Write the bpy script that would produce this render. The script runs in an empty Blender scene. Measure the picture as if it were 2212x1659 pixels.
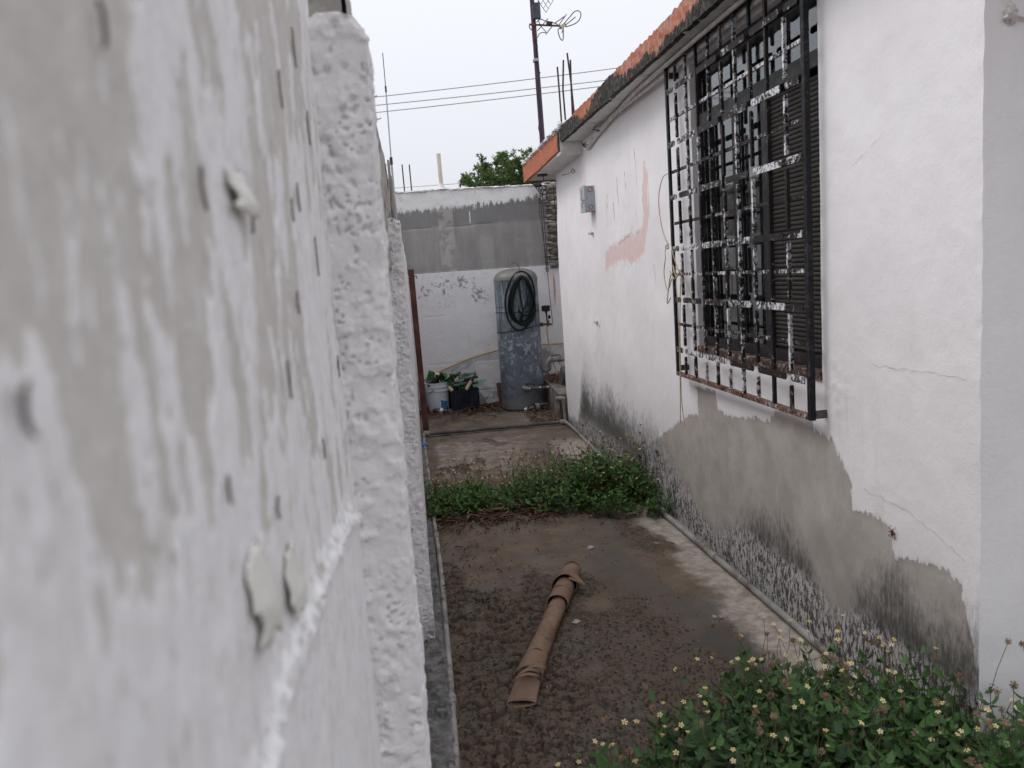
import bpy, math, random
import numpy as np
from mathutils import Vector, Matrix
from math import sin, cos, pi, radians, sqrt

random.seed(7)
rng = np.random.default_rng(7)
SC = bpy.context.scene
COL = SC.collection

# ------------------------------------------------------------------ camera
CAM_H = 1.5
PITCH, YAW, ROLL = radians(7.6625), radians(-6.9328), 0.0686
cam_d = bpy.data.cameras.new('camera')
cam = bpy.data.objects.new('camera', cam_d)
COL.objects.link(cam)
SC.camera = cam
_h = Vector((-sin(YAW), cos(YAW), 0)); _r = Vector((cos(YAW), sin(YAW), 0)); _z = Vector((0, 0, 1))
_f = _h * cos(PITCH) - _z * sin(PITCH); _u = _h * sin(PITCH) + _z * cos(PITCH)
_R = _r * cos(ROLL) - _u * sin(ROLL); _U = _r * sin(ROLL) + _u * cos(ROLL)
cam.matrix_world = Matrix(((_R.x, _U.x, -_f.x, 0), (_R.y, _U.y, -_f.y, 0), (_R.z, _U.z, -_f.z, CAM_H), (0, 0, 0, 1)))
cam_d.sensor_width = 36.0
cam_d.lens = 36.0 * 1755 / 2212
cam_d.clip_start = 0.01
cam_d.clip_end = 2000
cam_d.dof.use_dof = True
cam_d.dof.focus_distance = 4.2
cam_d.dof.aperture_fstop = 7.0

# ------------------------------------------------------------------ sky, sun, exposure
SUN_EL, SUN_AZ = radians(50), radians(278)
W = bpy.data.worlds.new("World"); SC.world = W; W.use_nodes = True
wn = W.node_tree.nodes; wl = W.node_tree.links; wn.clear()
sky = wn.new('ShaderNodeTexSky'); sky.sky_type = 'NISHITA'; sky.sun_disc = False
sky.sun_elevation = SUN_EL; sky.sun_rotation = SUN_AZ
sky.air_density = 1.0; sky.dust_density = 4.0; sky.ozone_density = 1.0; sky.altitude = 0
hs = wn.new('ShaderNodeHueSaturation'); hs.inputs['Saturation'].default_value = 0.10
mx = wn.new('ShaderNodeMix'); mx.data_type = 'RGBA'; mx.inputs[0].default_value = 0.85

wb = wn.new('ShaderNodeBackground'); wb.inputs['Strength'].default_value = 0.098
wo = wn.new('ShaderNodeOutputWorld')
# overcast cloud deck: evenly white, growing brighter from the horizon to the zenith as an overcast sky does
wt = wn.new('ShaderNodeTexCoord'); wx = wn.new('ShaderNodeSeparateXYZ'); wr = wn.new('ShaderNodeMapRange')
wr.inputs[1].default_value = 0.0; wr.inputs[2].default_value = 1.0; wr.inputs[3].default_value = 0.93; wr.inputs[4].default_value = 1.75
wk = wn.new('ShaderNodeMix'); wk.data_type = 'RGBA'; wk.blend_type = 'MULTIPLY'; wk.inputs[0].default_value = 1.0
wk.inputs[6].default_value = (8.95, 9.2, 9.85, 1)
wl.new(wt.outputs['Generated'], wx.inputs[0]); wl.new(wx.outputs[2], wr.inputs[0]); wl.new(wr.outputs[0], wk.inputs[7]); wl.new(wk.outputs[2], mx.inputs[7])
wl.new(sky.outputs[0], hs.inputs['Color']); wl.new(hs.outputs[0], mx.inputs[6])
wl.new(mx.outputs[2], wb.inputs[0]); wl.new(wb.outputs[0], wo.inputs[0])
sun_d = bpy.data.lights.new('sun', 'SUN'); sun_d.energy = 1.05; sun_d.angle = radians(25); sun_d.color = (1, 0.97, 0.94)
sun = bpy.data.objects.new('sun', sun_d); COL.objects.link(sun)
_sd = Vector((sin(SUN_AZ) * cos(SUN_EL), cos(SUN_AZ) * cos(SUN_EL), sin(SUN_EL)))
sun.rotation_euler = _sd.to_track_quat('Z', 'Y').to_euler()
SC.view_settings.view_transform = 'Standard'; SC.view_settings.look = 'None'
SC.view_settings.exposure = 0.0; SC.view_settings.gamma = 1.0; SC.view_settings.use_curve_mapping = False
SC.cycles.max_bounces = 10; SC.cycles.diffuse_bounces = 5; SC.cycles.glossy_bounces = 4
SC.cycles.transmission_bounces = 8; SC.cycles.transparent_max_bounces = 8
SC.cycles.use_denoising = True

# ------------------------------------------------------------------ numpy noise
def _hash(ix, iy, seed):
    n = (ix.astype(np.int64) * 374761393 + iy.astype(np.int64) * 668265263 + seed * 144665) & 0xFFFFFFFF
    n = ((n ^ (n >> 13)) * 1274126177) & 0xFFFFFFFF
    n = (n ^ (n >> 16)) & 0xFFFFFFFF
    return n / 4294967295.0
def vnoise(x, y, seed=0):
    x = np.asarray(x, float); y = np.asarray(y, float)
    ix = np.floor(x); iy = np.floor(y); fx = x - ix; fy = y - iy
    u = fx * fx * fx * (fx * (fx * 6 - 15) + 10); v = fy * fy * fy * (fy * (fy * 6 - 15) + 10)
    a = _hash(ix, iy, seed); b = _hash(ix + 1, iy, seed); c = _hash(ix, iy + 1, seed); d = _hash(ix + 1, iy + 1, seed)
    return (a * (1 - u) + b * u) * (1 - v) + (c * (1 - u) + d * u) * v
def fbm(x, y, oct=4, seed=0, gain=0.5):
    s = 0; a = 1; t = 0
    x = np.asarray(x, float); y = np.asarray(y, float)
    for i in range(oct):
        s = s + a * vnoise(x * 2 ** i + 17.3 * i, y * 2 ** i - 9.1 * i, seed + i * 31); t += a; a *= gain
    return s / t
def voro(x, y, seed=0):
    x = np.asarray(x, float); y = np.asarray(y, float)
    ix = np.floor(x); iy = np.floor(y)
    f1 = np.full(x.shape, 9.0); f2 = np.full(x.shape, 9.0); idc = np.zeros(x.shape)
    for dx in (-1, 0, 1):
        for dy in (-1, 0, 1):
            cx = ix + dx; cy = iy + dy
            px = cx + _hash(cx, cy, seed); py = cy + _hash(cx, cy, seed + 77)
            d = np.hypot(px - x, py - y); h = _hash(cx, cy, seed + 5)
            n1 = d < f1
            f2 = np.where(n1, f1, np.minimum(f2, d)); idc = np.where(n1, h, idc); f1 = np.where(n1, d, f1)
    return f1, f2, idc
def sstep(a, b, x):
    t = np.clip((np.asarray(x, float) - a) / (b - a), 0, 1)
    return t * t * (3 - 2 * t)
def interp(pts, x):
    p = sorted(pts); return np.interp(x, [q[0] for q in p], [q[1] for q in p])
def poly_sd(px, py, poly):
    """signed distance (positive inside) to a closed polygon"""
    d = np.full(px.shape, 1e9); ins = np.zeros(px.shape, bool); n = len(poly)
    for i in range(n):
        ax, ay = poly[i]; bx, by = poly[(i + 1) % n]
        ex, ey = bx - ax, by - ay; L = ex * ex + ey * ey + 1e-12
        t = np.clip(((px - ax) * ex + (py - ay) * ey) / L, 0, 1)
        d = np.minimum(d, np.hypot(px - ax - t * ex, py - ay - t * ey))
        c = ((ay > py) != (by > py)) & (px < (bx - ax) * (py - ay) / (by - ay + 1e-12) + ax)
        ins ^= c
    return np.where(ins, d, -d)

# ------------------------------------------------------------------ material helper
class NT:
    def __init__(s, name):
        s.m = bpy.data.materials.new(name); s.m.use_nodes = True
        s.t = s.m.node_tree; s.t.nodes.clear()
        s.out = s.t.nodes.new('ShaderNodeOutputMaterial'); s.b = s.t.nodes.new('ShaderNodeBsdfPrincipled')
        s.t.links.new(s.b.outputs[0], s.out.inputs[0]); s.b.inputs['Specular IOR Level'].default_value = 0.3
    def put(s, sock, v):
        if isinstance(v, bpy.types.NodeSocket): s.t.links.new(v, sock)
        elif isinstance(v, (tuple, list)) and len(v) == 3 and sock.type == 'RGBA': sock.default_value = (*v, 1)
        else: sock.default_value = v
    def coord(s, kind='Object', scale=(1, 1, 1), rnd=False):
        tc = s.t.nodes.new('ShaderNodeTexCoord'); mp = s.t.nodes.new('ShaderNodeMapping')
        mp.inputs['Scale'].default_value = scale
        s.t.links.new(tc.outputs[kind], mp.inputs[0])
        if rnd:
            oi = s.t.nodes.new('ShaderNodeObjectInfo'); mu = s.math('MULTIPLY', oi.outputs['Random'], 37.0)
            s.t.links.new(mu, mp.inputs['Location'])
        return mp.outputs[0]
    def noise(s, vec, scale, detail=4, rough=0.55, dist=0.0):
        n = s.t.nodes.new('ShaderNodeTexNoise'); s.t.links.new(vec, n.inputs['Vector'])
        n.inputs['Scale'].default_value = scale; n.inputs['Detail'].default_value = detail
        n.inputs['Roughness'].default_value = rough; n.inputs['Distortion'].default_value = dist
        return n.outputs['Fac']
    def voro(s, vec, scale, feature='F1', out='Distance', rand=1.0):
        n = s.t.nodes.new('ShaderNodeTexVoronoi'); n.feature = feature; s.t.links.new(vec, n.inputs['Vector'])
        n.inputs['Scale'].default_value = scale; n.inputs['Randomness'].default_value = rand
        return n.outputs[out]
    def attr(s, name, out='Fac'):
        n = s.t.nodes.new('ShaderNodeAttribute'); n.attribute_name = name; return n.outputs[out]
    def math(s, op, a, b=0.0, c=None, clamp=False):
        n = s.t.nodes.new('ShaderNodeMath'); n.operation = op; n.use_clamp = clamp
        s.put(n.inputs[0], a); s.put(n.inputs[1], b)
        if c is not None: s.put(n.inputs[2], c)
        return n.outputs[0]
    def ramp(s, v, a, b, lo=0.0, hi=1.0):
        n = s.t.nodes.new('ShaderNodeMapRange'); n.interpolation_type = 'SMOOTHSTEP'
        s.put(n.inputs[0], v); s.put(n.inputs[1], a); s.put(n.inputs[2], b); s.put(n.inputs[3], lo); s.put(n.inputs[4], hi)
        return n.outputs[0]
    def mix(s, f, a, b):
        n = s.t.nodes.new('ShaderNodeMix'); n.data_type = 'RGBA'
        s.put(n.inputs[0], f); s.put(n.inputs[6], a); s.put(n.inputs[7], b)
        return n.outputs[2]
    def mulc(s, a, b, f=1.0):
        n = s.t.nodes.new('ShaderNodeMix'); n.data_type = 'RGBA'; n.blend_type = 'MULTIPLY'
        s.put(n.inputs[0], f); s.put(n.inputs[6], a); s.put(n.inputs[7], b)
        return n.outputs[2]
    def sep(s, vec):
        n = s.t.nodes.new('ShaderNodeSeparateXYZ'); s.t.links.new(vec, n.inputs[0]); return n.outputs
    def bump(s, h, strength=0.4, dist=0.01):
        n = s.t.nodes.new('ShaderNodeBump'); s.put(n.inputs['Height'], h)
        n.inputs['Strength'].default_value = strength; n.inputs['Distance'].default_value = dist
        s.t.links.new(n.outputs[0], s.b.inputs['Normal'])
    def done(s, col=None, rough=None, **kw):
        if col is not None: s.put(s.b.inputs['Base Color'], col)
        if rough is not None: s.put(s.b.inputs['Roughness'], rough)
        for k, v in kw.items(): s.put(s.b.inputs[k.replace('_', ' ')], v)
        return s.m

def simple(name, col, rough=0.7, var=0.25, scale=14, bump=0.15, bscale=60, metallic=0.0, dirt=None, dirt_amt=0.4, spec=0.3, rnd=True):
    n = NT(name); v = n.coord(rnd=rnd)
    f = n.noise(v, scale, 5)
    lo = tuple(c * (1 - var) for c in col); hi = tuple(min(1, c * (1 + var)) for c in col)
    c = n.mix(n.ramp(f, 0.3, 0.7), lo, hi)
    if dirt: c = n.mix(n.math('MULTIPLY', n.ramp(n.noise(v, scale * 0.7, 6, 0.7), 0.5, 0.65), dirt_amt), c, dirt)
    n.bump(n.noise(v, bscale, 3), bump, 0.004)
    return n.done(c, rough, Metallic=metallic, Specular_IOR_Level=spec)

MAT = {}
# house wall: paint, unpainted strip, mould, pink old paint
def mk_house():
    n = NT('house_plaster'); v = n.coord()
    vs = n.coord(scale=(1, 1, 0.16))       # vertically streaked
    st = n.attr('stain'); mo = n.attr('mold'); pk = n.attr('pink')
    s1 = n.noise(vs, 55, 4, 0.6); s2 = n.noise(v, 9, 3)
    edge = n.math('ADD', st, n.math('ADD', n.math('MULTIPLY', n.math('SUBTRACT', s1, 0.5), 0.07), n.math('MULTIPLY', n.math('SUBTRACT', n.noise(v, 16, 5, 0.65), 0.5), 0.07)))
    bare = n.ramp(edge, -0.002, 0.004)
    white = n.mix(n.ramp(n.noise(v, 3, 5), 0.3, 0.75), (0.765, 0.732, 0.738), (0.83, 0.800, 0.806))
    smear = n.math('MULTIPLY', n.ramp(s1, 0.62, 0.72), n.ramp(st, 0.10, 0.0))
    grey = n.mix(n.ramp(n.noise(v, 6, 6, 0.65), 0.3, 0.7), (0.375, 0.338, 0.310), (0.480, 0.440, 0.408))
    grey = n.mix(n.math('MULTIPLY', smear, 0.5), grey, (0.6, 0.57, 0.57))
    c = n.mix(bare, white, grey)
    # pink old paint
    e2 = n.math('ADD', pk, n.math('MULTIPLY', n.math('SUBTRACT', n.noise(n.coord(scale=(1, 1, 0.3)), 34, 5, 0.7), 0.5), 0.20))
    c = n.mix(n.ramp(e2, -0.001, 0.003), c, n.mix(n.noise(v, 20, 3), (0.68, 0.52, 0.49), (0.74, 0.60, 0.58)))
    # mould: black with salt-white flaking inside
    m1 = n.noise(n.coord(scale=(1, 1, 0.34)), 48, 6, 0.75); m2 = n.noise(v, 7, 4, 0.6)
    mm = n.math('ADD', mo, n.math('ADD', n.math('MULTIPLY', n.math('SUBTRACT', m1, 0.5), 0.9), n.math('MULTIPLY', n.math('SUBTRACT', m2, 0.5), 0.5)))
    mm = n.ramp(mm, 0.16, 0.72)
    c = n.mix(n.math('MULTIPLY', mm, 0.93), c, n.mix(n.noise(v, 30, 4), (0.022, 0.020, 0.019), (0.090, 0.083, 0.077)))
    fl = n.math('MULTIPLY', n.ramp(n.noise(n.coord(scale=(1, 1, 0.45)), 66, 6, 0.8), 0.475, 0.53), n.math('MULTIPLY', n.attr('salt'), n.ramp(mm, 0.1, 0.5)))
    c = n.mix(n.math('MULTIPLY', fl, .9), c, (0.60, 0.57, 0.555))
    # soft brown grime
    c = n.mulc(c, n.mix(n.ramp(n.noise(vs, 4, 5, 0.7), 0.55, 0.8), (1, 1, 1), (0.86, 0.83, 0.80)))
    h = n.math('ADD', n.math('MULTIPLY', n.noise(v, 38, 5, 0.6), 0.6), n.math('MULTIPLY', n.noise(v, 170, 3), 0.25))
    h = n.math('SUBTRACT', h, n.math('MULTIPLY', bare, 0.35)); h = n.math('ADD', h, n.math('MULTIPLY', fl, 0.5))
    n.bump(h, 0.55, 0.005)
    return n.done(c, 0.85)
MAT['house'] = mk_house()

def mk_nearwall():
    n = NT('flaking_wall_paint'); v = n.coord()
    ly = n.attr('layer'); ed = n.attr('dark')
    white = n.mix(n.noise(v, 14, 4), (0.80, 0.78, 0.79), (0.87, 0.855, 0.865))
    old = n.mix(n.noise(v, 25, 4), (0.545, 0.505, 0.475), (0.66, 0.62, 0.59))
    c = n.mix(n.ramp(ly, 0.35, 0.65), white, old)
    stv = n.noise(n.coord(scale=(1, 2.6, 1)), 16, 6, 0.7); c = n.mix(n.math('MULTIPLY', n.ramp(stv, 0.46, 0.62), 0.40), c, (0.66, 0.635, 0.615))
    stw = n.noise(n.coord(scale=(1, 2.2, .8)), 34, 6, 0.72); c = n.mix(n.math('MULTIPLY', n.ramp(stw, 0.56, 0.62), 0.75), c, (0.80, 0.79, 0.80))
    c = n.mix(n.math('MULTIPLY', n.ramp(n.noise(n.coord(scale=(1, 2.5, 1)), 55, 5, 0.7), 0.60, 0.64), 0.5), c, (0.50, 0.47, 0.445))
    c = n.mix(n.math('MULTIPLY', n.ramp(n.noise(v, 60, 5, 0.7), 0.60, 0.72), 0.4), c, (0.60, 0.50, 0.48))
    c = n.mix(n.math('MULTIPLY', n.ramp(n.noise(n.coord(scale=(1, 1, .3)), 150, 4, .7), .60, .66), .55), c, (0.40, 0.36, 0.34))
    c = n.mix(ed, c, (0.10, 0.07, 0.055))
    n.bump(n.noise(v, 160, 4, 0.6), 0.35, 0.002)
    return n.done(c, 0.8)
MAT['near'] = mk_nearwall()

def mk_rough():
    n = NT('roughcast_white'); v = n.coord()
    c = n.mix(n.noise(v, 12, 4), (0.72, 0.695, 0.70), (0.82, 0.80, 0.805))
    ca = n.attr('pit')
    c = n.mix(n.math('MULTIPLY', n.ramp(ca, 0.55, 0.95), 0.45), c, (0.36, 0.32, 0.30))
    c = n.mix(n.math('MULTIPLY', n.ramp(n.noise(v, 22, 5, 0.7), 0.60, 0.7), 0.6), c, (0.58, 0.47, 0.43))
    c = n.mix(n.math('MULTIPLY', n.ramp(n.noise(v, 45, 6, 0.75), 0.54, 0.66), 0.45), c, (0.47, 0.44, 0.42))
    c = n.mix(n.math('MULTIPLY', n.attr('foot'), n.ramp(n.noise(v, 30, 5, 0.7), 0.3, 0.6)), c, (0.05, 0.045, 0.04))
    n.bump(n.noise(v, 120, 4, 0.6), 0.5, 0.003)
    return n.done(c, 0.82)
MAT['rough'] = mk_rough()

def mk_back():
    n = NT('back_wall_render'); v = n.coord(); vs = n.coord(scale=(1, 1, 0.3))
    z = n.sep(v)[2]; x = n.sep(v)[0]
    br = n.math('MULTIPLY', n.math('SUBTRACT', n.noise(vs, 26, 5, 0.7), 0.5), 0.30)
    wav = n.math('MULTIPLY', n.math('SUBTRACT', n.noise(n.coord(scale=(1, 1, 0)), 3.2, 2), 0.5), 0.10)
    lim = n.math('ADD', n.math('MULTIPLY', x, 0.05), 2.265)
    d = n.math('ADD', n.math('SUBTRACT', z, lim), n.math('ADD', br, wav))
    topw = n.ramp(d, -0.012, 0.03)
    loww = n.ramp(n.math('ADD', z, n.math('MULTIPLY', n.noise(v, 14, 3), 0.012)), 1.584, 1.579)
    grey = n.mix(n.ramp(n.noise(n.coord(scale=(1, 1, 0.25)), 5, 6, 0.65), 0.3, 0.72), (0.245, 0.237, 0.232), (0.345, 0.335, 0.325))
    grey = n.mix(n.math('MULTIPLY', n.ramp(z, 2.08, 2.13), 0.6), grey, (0.165, 0.160, 0.158))
    stz = n.math('MULTIPLY', n.ramp(n.noise(n.coord(scale=(1, 1, 0.06)), 11, 3), 0.62, 0.75), 0.22)
    grey = n.mix(stz, grey, (0.11, 0.108, 0.107))
    pat = n.math('MULTIPLY', n.ramp(n.math('ABSOLUTE', n.math('SUBTRACT', x, 0.52)), 0.10, 0.07), n.ramp(n.noise(v, 9, 4), 0.40, 0.52))
    grey = n.mix(n.math('MULTIPLY', pat, 0.55), grey, (0.46, 0.44, 0.42))
    white = n.mix(n.noise(v, 8, 5), (0.70, 0.69, 0.70), (0.80, 0.79, 0.80))
    white = n.mulc(white, n.mix(n.ramp(n.noise(n.coord(scale=(1, 1, 0.2)), 9, 5), 0.55, 0.8), (1, 1, 1), (0.78, 0.75, 0.72)))
    topc = n.mix(n.noise(v, 10, 5), (0.68, 0.67, 0.67), (0.80, 0.79, 0.79))
    topc = n.mix(n.math('MULTIPLY', n.ramp(n.noise(v, 18, 6, 0.7), 0.58, 0.68), 0.6), topc, (0.33, 0.30, 0.28))
    low = white
    # peeled paint flakes in the white lower half
    reg = n.math('MULTIPLY', n.ramp(z, 1.14, 1.24), n.ramp(z, 1.56, 1.50)); reg = n.math('MULTIPLY', reg, n.ramp(x, 1.02, 0.85))
    ff = n.math('ADD', n.noise(v, 21, 6, 0.7), n.math('MULTIPLY', n.math('SUBTRACT', n.noise(v, 4.5, 2), 0.5), 0.55))
    fl = n.math('MULTIPLY', n.ramp(ff, 0.585, 0.60), reg)
    low = n.mix(fl, low, (0.33, 0.33, 0.325))
    rust = n.math('MULTIPLY', n.ramp(n.math('ABSOLUTE', n.math('SUBTRACT', x, n.math('ADD', 1.725, n.math('MULTIPLY', n.noise(v, 5, 2), 0.02)))), 0.018, 0.003), n.math('MULTIPLY', n.ramp(z, 1.05, 1.25), n.ramp(z, 1.5, 1.40)))
    low = n.mix(n.math('MULTIPLY', rust, 0.85), low, (0.42, 0.15, 0.05))
    damp = n.math('MULTIPLY', n.ramp(z, 0.34, 0.02), n.ramp(n.noise(v, 12, 6, 0.7), 0.42, 0.6))
    low = n.mix(n.math('MULTIPLY', damp, 0.8), low, (0.12, 0.11, 0.10))
    dp2 = n.math('MULTIPLY', n.math('MULTIPLY', n.ramp(x, 1.42, 1.50), n.ramp(z, 0.68, 0.55)), n.ramp(n.noise(v, 8, 5), 0.45, 0.6))
    low = n.mix(n.math('MULTIPLY', dp2, 0.7), low, (0.20, 0.185, 0.17))
    c = n.mix(topw, grey, topc); c = n.mix(loww, c, low)
    dr = n.math('MULTIPLY', n.ramp(n.math('ABSOLUTE', n.math('SUBTRACT', x, 0.80)), 0.008, 0.004), n.math('MULTIPLY', n.ramp(z, 2.10, 2.14), n.ramp(z, 2.26, 2.24)))
    c = n.mix(dr, c, (0.68, 0.68, 0.68))
    h = n.math('ADD', n.noise(v, 30, 6, 0.65), n.math('MULTIPLY', n.math('ADD', loww, topw), 0.3)); h = n.math('SUBTRACT', h, n.math('MULTIPLY', fl, 0.3))
    n.bump(h, 0.6, 0.008)
    return n.done(c, 0.9)
MAT['back'] = mk_back()

def mk_yard():
    n = NT('weathered_concrete'); v = n.coord()
    cr = n.attr('crust'); pl = n.attr('pale'); wet = n.attr('wet'); kb = n.attr('kerb')
    base = n.mix(n.ramp(n.noise(v, 4, 7, 0.65), 0.3, 0.7), (0.112, 0.081, 0.057), (0.192, 0.146, 0.107))
    base = n.mix(n.math('MULTIPLY', n.ramp(n.noise(v, 2.2, 5, 0.6), 0.5, 0.62), 0.7), base, (0.135, 0.122, 0.112))
    base = n.mix(wet, base, n.mix(n.noise(v, 6, 4), (0.062, 0.052, 0.043), (0.105, 0.09, 0.077)))
    pale = n.mix(n.ramp(n.noise(v, 16, 6, 0.7), 0.35, 0.65), (0.30, 0.25, 0.205), (0.50, 0.44, 0.385))
    pf = n.ramp(n.math('ADD', pl, n.math('MULTIPLY', n.math('SUBTRACT', n.noise(v, 9, 7, 0.75), 0.5), 1.5)), 0.25, 1.05)
    base = n.mix(pf, base, pale)
    crc = n.mix(n.noise(v, 40, 5, 0.7), (0.052, 0.037, 0.026), (0.162, 0.119, 0.085))
    base = n.mix(cr, base, crc)
    base = n.mix(n.math('MULTIPLY', n.attr('crack'), .8), base, (0.018, 0.013, 0.010))  # crust cracks darkened: crevice shade with damp soil put into the colour
    ker = n.mix(n.ramp(n.noise(v, 18, 6, 0.7), 0.35, 0.65), (0.085, 0.08, 0.077), (0.225, 0.215, 0.21))
    base = n.mix(kb, base, ker)
    sp = n.ramp(n.voro(v, 95), 0.10, 0.06)
    base = n.mix(n.math('MULTIPLY', sp, n.ramp(n.noise(v, 30, 2), 0.52, 0.6)), base, (0.36, 0.31, 0.26))
    h = n.math('ADD', n.noise(v, 50, 6, 0.7), n.math('MULTIPLY', n.noise(v, 240, 3, 0.6), 0.35))
    n.bump(h, 0.7, 0.006)
    ro = n.math('SUBTRACT', 0.85, n.math('MULTIPLY', wet, 0.30))
    return n.done(base, ro, Specular_IOR_Level=0.3)
MAT['yard'] = mk_yard()
MAT['earth'] = simple('bare_earth', (0.13, 0.10, 0.075), 0.95, 0.3, 2, 0.4, 20)

def mk_fascia():
    n = NT('orange_fascia_paint'); v = n.coord(); vs = n.coord(scale=(1, 1, 0.35))
    mo = n.attr('mold'); pe = n.attr('peel')
    c = n.mix(n.noise(v, 9, 4), (0.36, 0.108, 0.064), (0.48, 0.165, 0.096))
    pf = n.ramp(n.math('ADD', pe, n.math('MULTIPLY', n.math('SUBTRACT', n.noise(v, 24, 6, 0.7), 0.5), 1.2)), 0.46, 0.54)
    c = n.mix(pf, c, n.mix(n.noise(v, 30, 4), (0.38, 0.20, 0.145), (0.50, 0.275, 0.205)))
    mf = n.ramp(n.math('ADD', mo, n.math('MULTIPLY', n.math('SUBTRACT', n.noise(v, 15, 6, 0.72), 0.5), 1.7)), 0.42, 0.58)
    c = n.mix(mf, c, n.mix(n.ramp(n.noise(v, 45, 4), 0.45, 0.7), (0.016, 0.014, 0.013), (0.10, 0.085, 0.065)))
    dr = n.math('MULTIPLY', n.ramp(n.noise(n.coord(scale=(1, 1, 0.1)), 26, 3), 0.62, 0.70), n.attr('drip'))
    c = n.mix(n.math('MULTIPLY', dr, 0.85), c, (0.05, 0.02, 0.015))
    n.bump(n.noise(v, 40, 5, 0.7), 0.7, 0.008)
    return n.done(c, 0.8)
MAT['fascia'] = mk_fascia()
MAT['soffit'] = simple('soffit_white', (0.62, 0.60, 0.59), 0.88, 0.08, 6, 0.4, 30, dirt=(0.22, 0.20, 0.18), dirt_amt=0.35)
MAT['white_seal'] = simple('roof_sealant_white', (0.70, 0.69, 0.68), 0.7, 0.12, 20, 0.5, 40, dirt=(0.25, 0.22, 0.2))

def mk_iron():
    n = NT('black_iron_scraped_white'); v = n.coord(rnd=True); vg = n.coord('Generated', rnd=True)
    blk = n.mix(n.noise(v, 30, 4), (0.006, 0.006, 0.008), (0.014, 0.014, 0.017))
    oi = n.t.nodes.new('ShaderNodeObjectInfo')
    thr = n.math('ADD', n.math('MULTIPLY', oi.outputs['Random'], 0.16), 0.47)
    f = n.math('ADD', n.noise(v, 52, 6, 0.82), n.math('MULTIPLY', n.math('SUBTRACT', n.noise(v, 7, 2), 0.5), 0.32))
    w = n.ramp(f, thr, n.math('ADD', thr, 0.02))
    geo = n.t.nodes.new('ShaderNodeNewGeometry'); nx = n.sep(geo.outputs['Normal'])
    w = n.math('MULTIPLY', w, n.math('MULTIPLY', n.attr('scrape'), n.ramp(nx[0], 0.3, -0.2)))
    c = n.mix(w, blk, n.mix(n.noise(v, 60, 3), (0.55, 0.55, 0.58), (0.80, 0.80, 0.83)))
    ru = n.math('MULTIPLY', n.attr('rusty'), n.ramp(n.noise(v, 50, 5, 0.7), 0.42, 0.55))
    c = n.mix(ru, c, n.mix(n.noise(v, 90, 3), (0.12, 0.045, 0.025), (0.22, 0.10, 0.055)))
    n.bump(n.noise(v, 120, 3), 0.3, 0.002)
    return n.done(c, n.math('ADD', n.math('MULTIPLY', w, 0.25), 0.55), Specular_IOR_Level=0.18)
MAT['iron'] = mk_iron()
MAT['frame'] = simple('dark_window_frame', (0.020, 0.018, 0.018), 0.4, 0.3, 20, 0.1, 90, dirt=(0.20, 0.18, 0.17), dirt_amt=0.25)
MAT['sill'] = simple('worn_red_brown_sill', (0.075, 0.040, 0.031), 0.75, 0.4, 45, 0.5, 60, dirt=(0.46, 0.43, 0.40), dirt_amt=0.9)
MAT['slat'] = simple('dull_brown_slat', (0.042, 0.036, 0.032), 0.6, 0.2, 10, 0.1, 60)
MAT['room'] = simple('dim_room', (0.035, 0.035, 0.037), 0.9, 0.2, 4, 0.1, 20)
MAT['curtain'] = simple('grey_curtain', (0.10, 0.11, 0.115), 0.9, 0.2, 8, 0.2, 60)
def glassm(name, col, rough=0.02, ior=1.45, alpha=1.0):
    n = NT(name); v = n.coord(rnd=True)
    c = n.mix(n.ramp(n.noise(v, 14, 4), 0.4, 0.7), col, tuple(x * 0.85 for x in col))
    n.done(c, n.math('ADD', rough, n.math('MULTIPLY', n.ramp(n.noise(v, 9, 5), 0.5, 0.75), 0.12)), Transmission_Weight=1.0, IOR=ior, Specular_IOR_Level=0.5)
    return n.m
MAT['pane'] = glassm('window_glass', (0.72, 0.80, 0.82), 0.015, 1.6)
MAT['green_glass'] = glassm('green_bottle_glass', (0.06, 0.36, 0.11), 0.05)
MAT['pale_glass'] = glassm('pale_green_glass', (0.55, 0.80, 0.66), 0.05)
MAT['brown_glass'] = simple('dark_brown_glass', (0.018, 0.008, 0.005), 0.12, 0.3, 10, 0.05, 60, spec=0.5)
MAT['clear_glass'] = glassm('clear_plastic', (0.85, 0.87, 0.88), 0.08)

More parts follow.
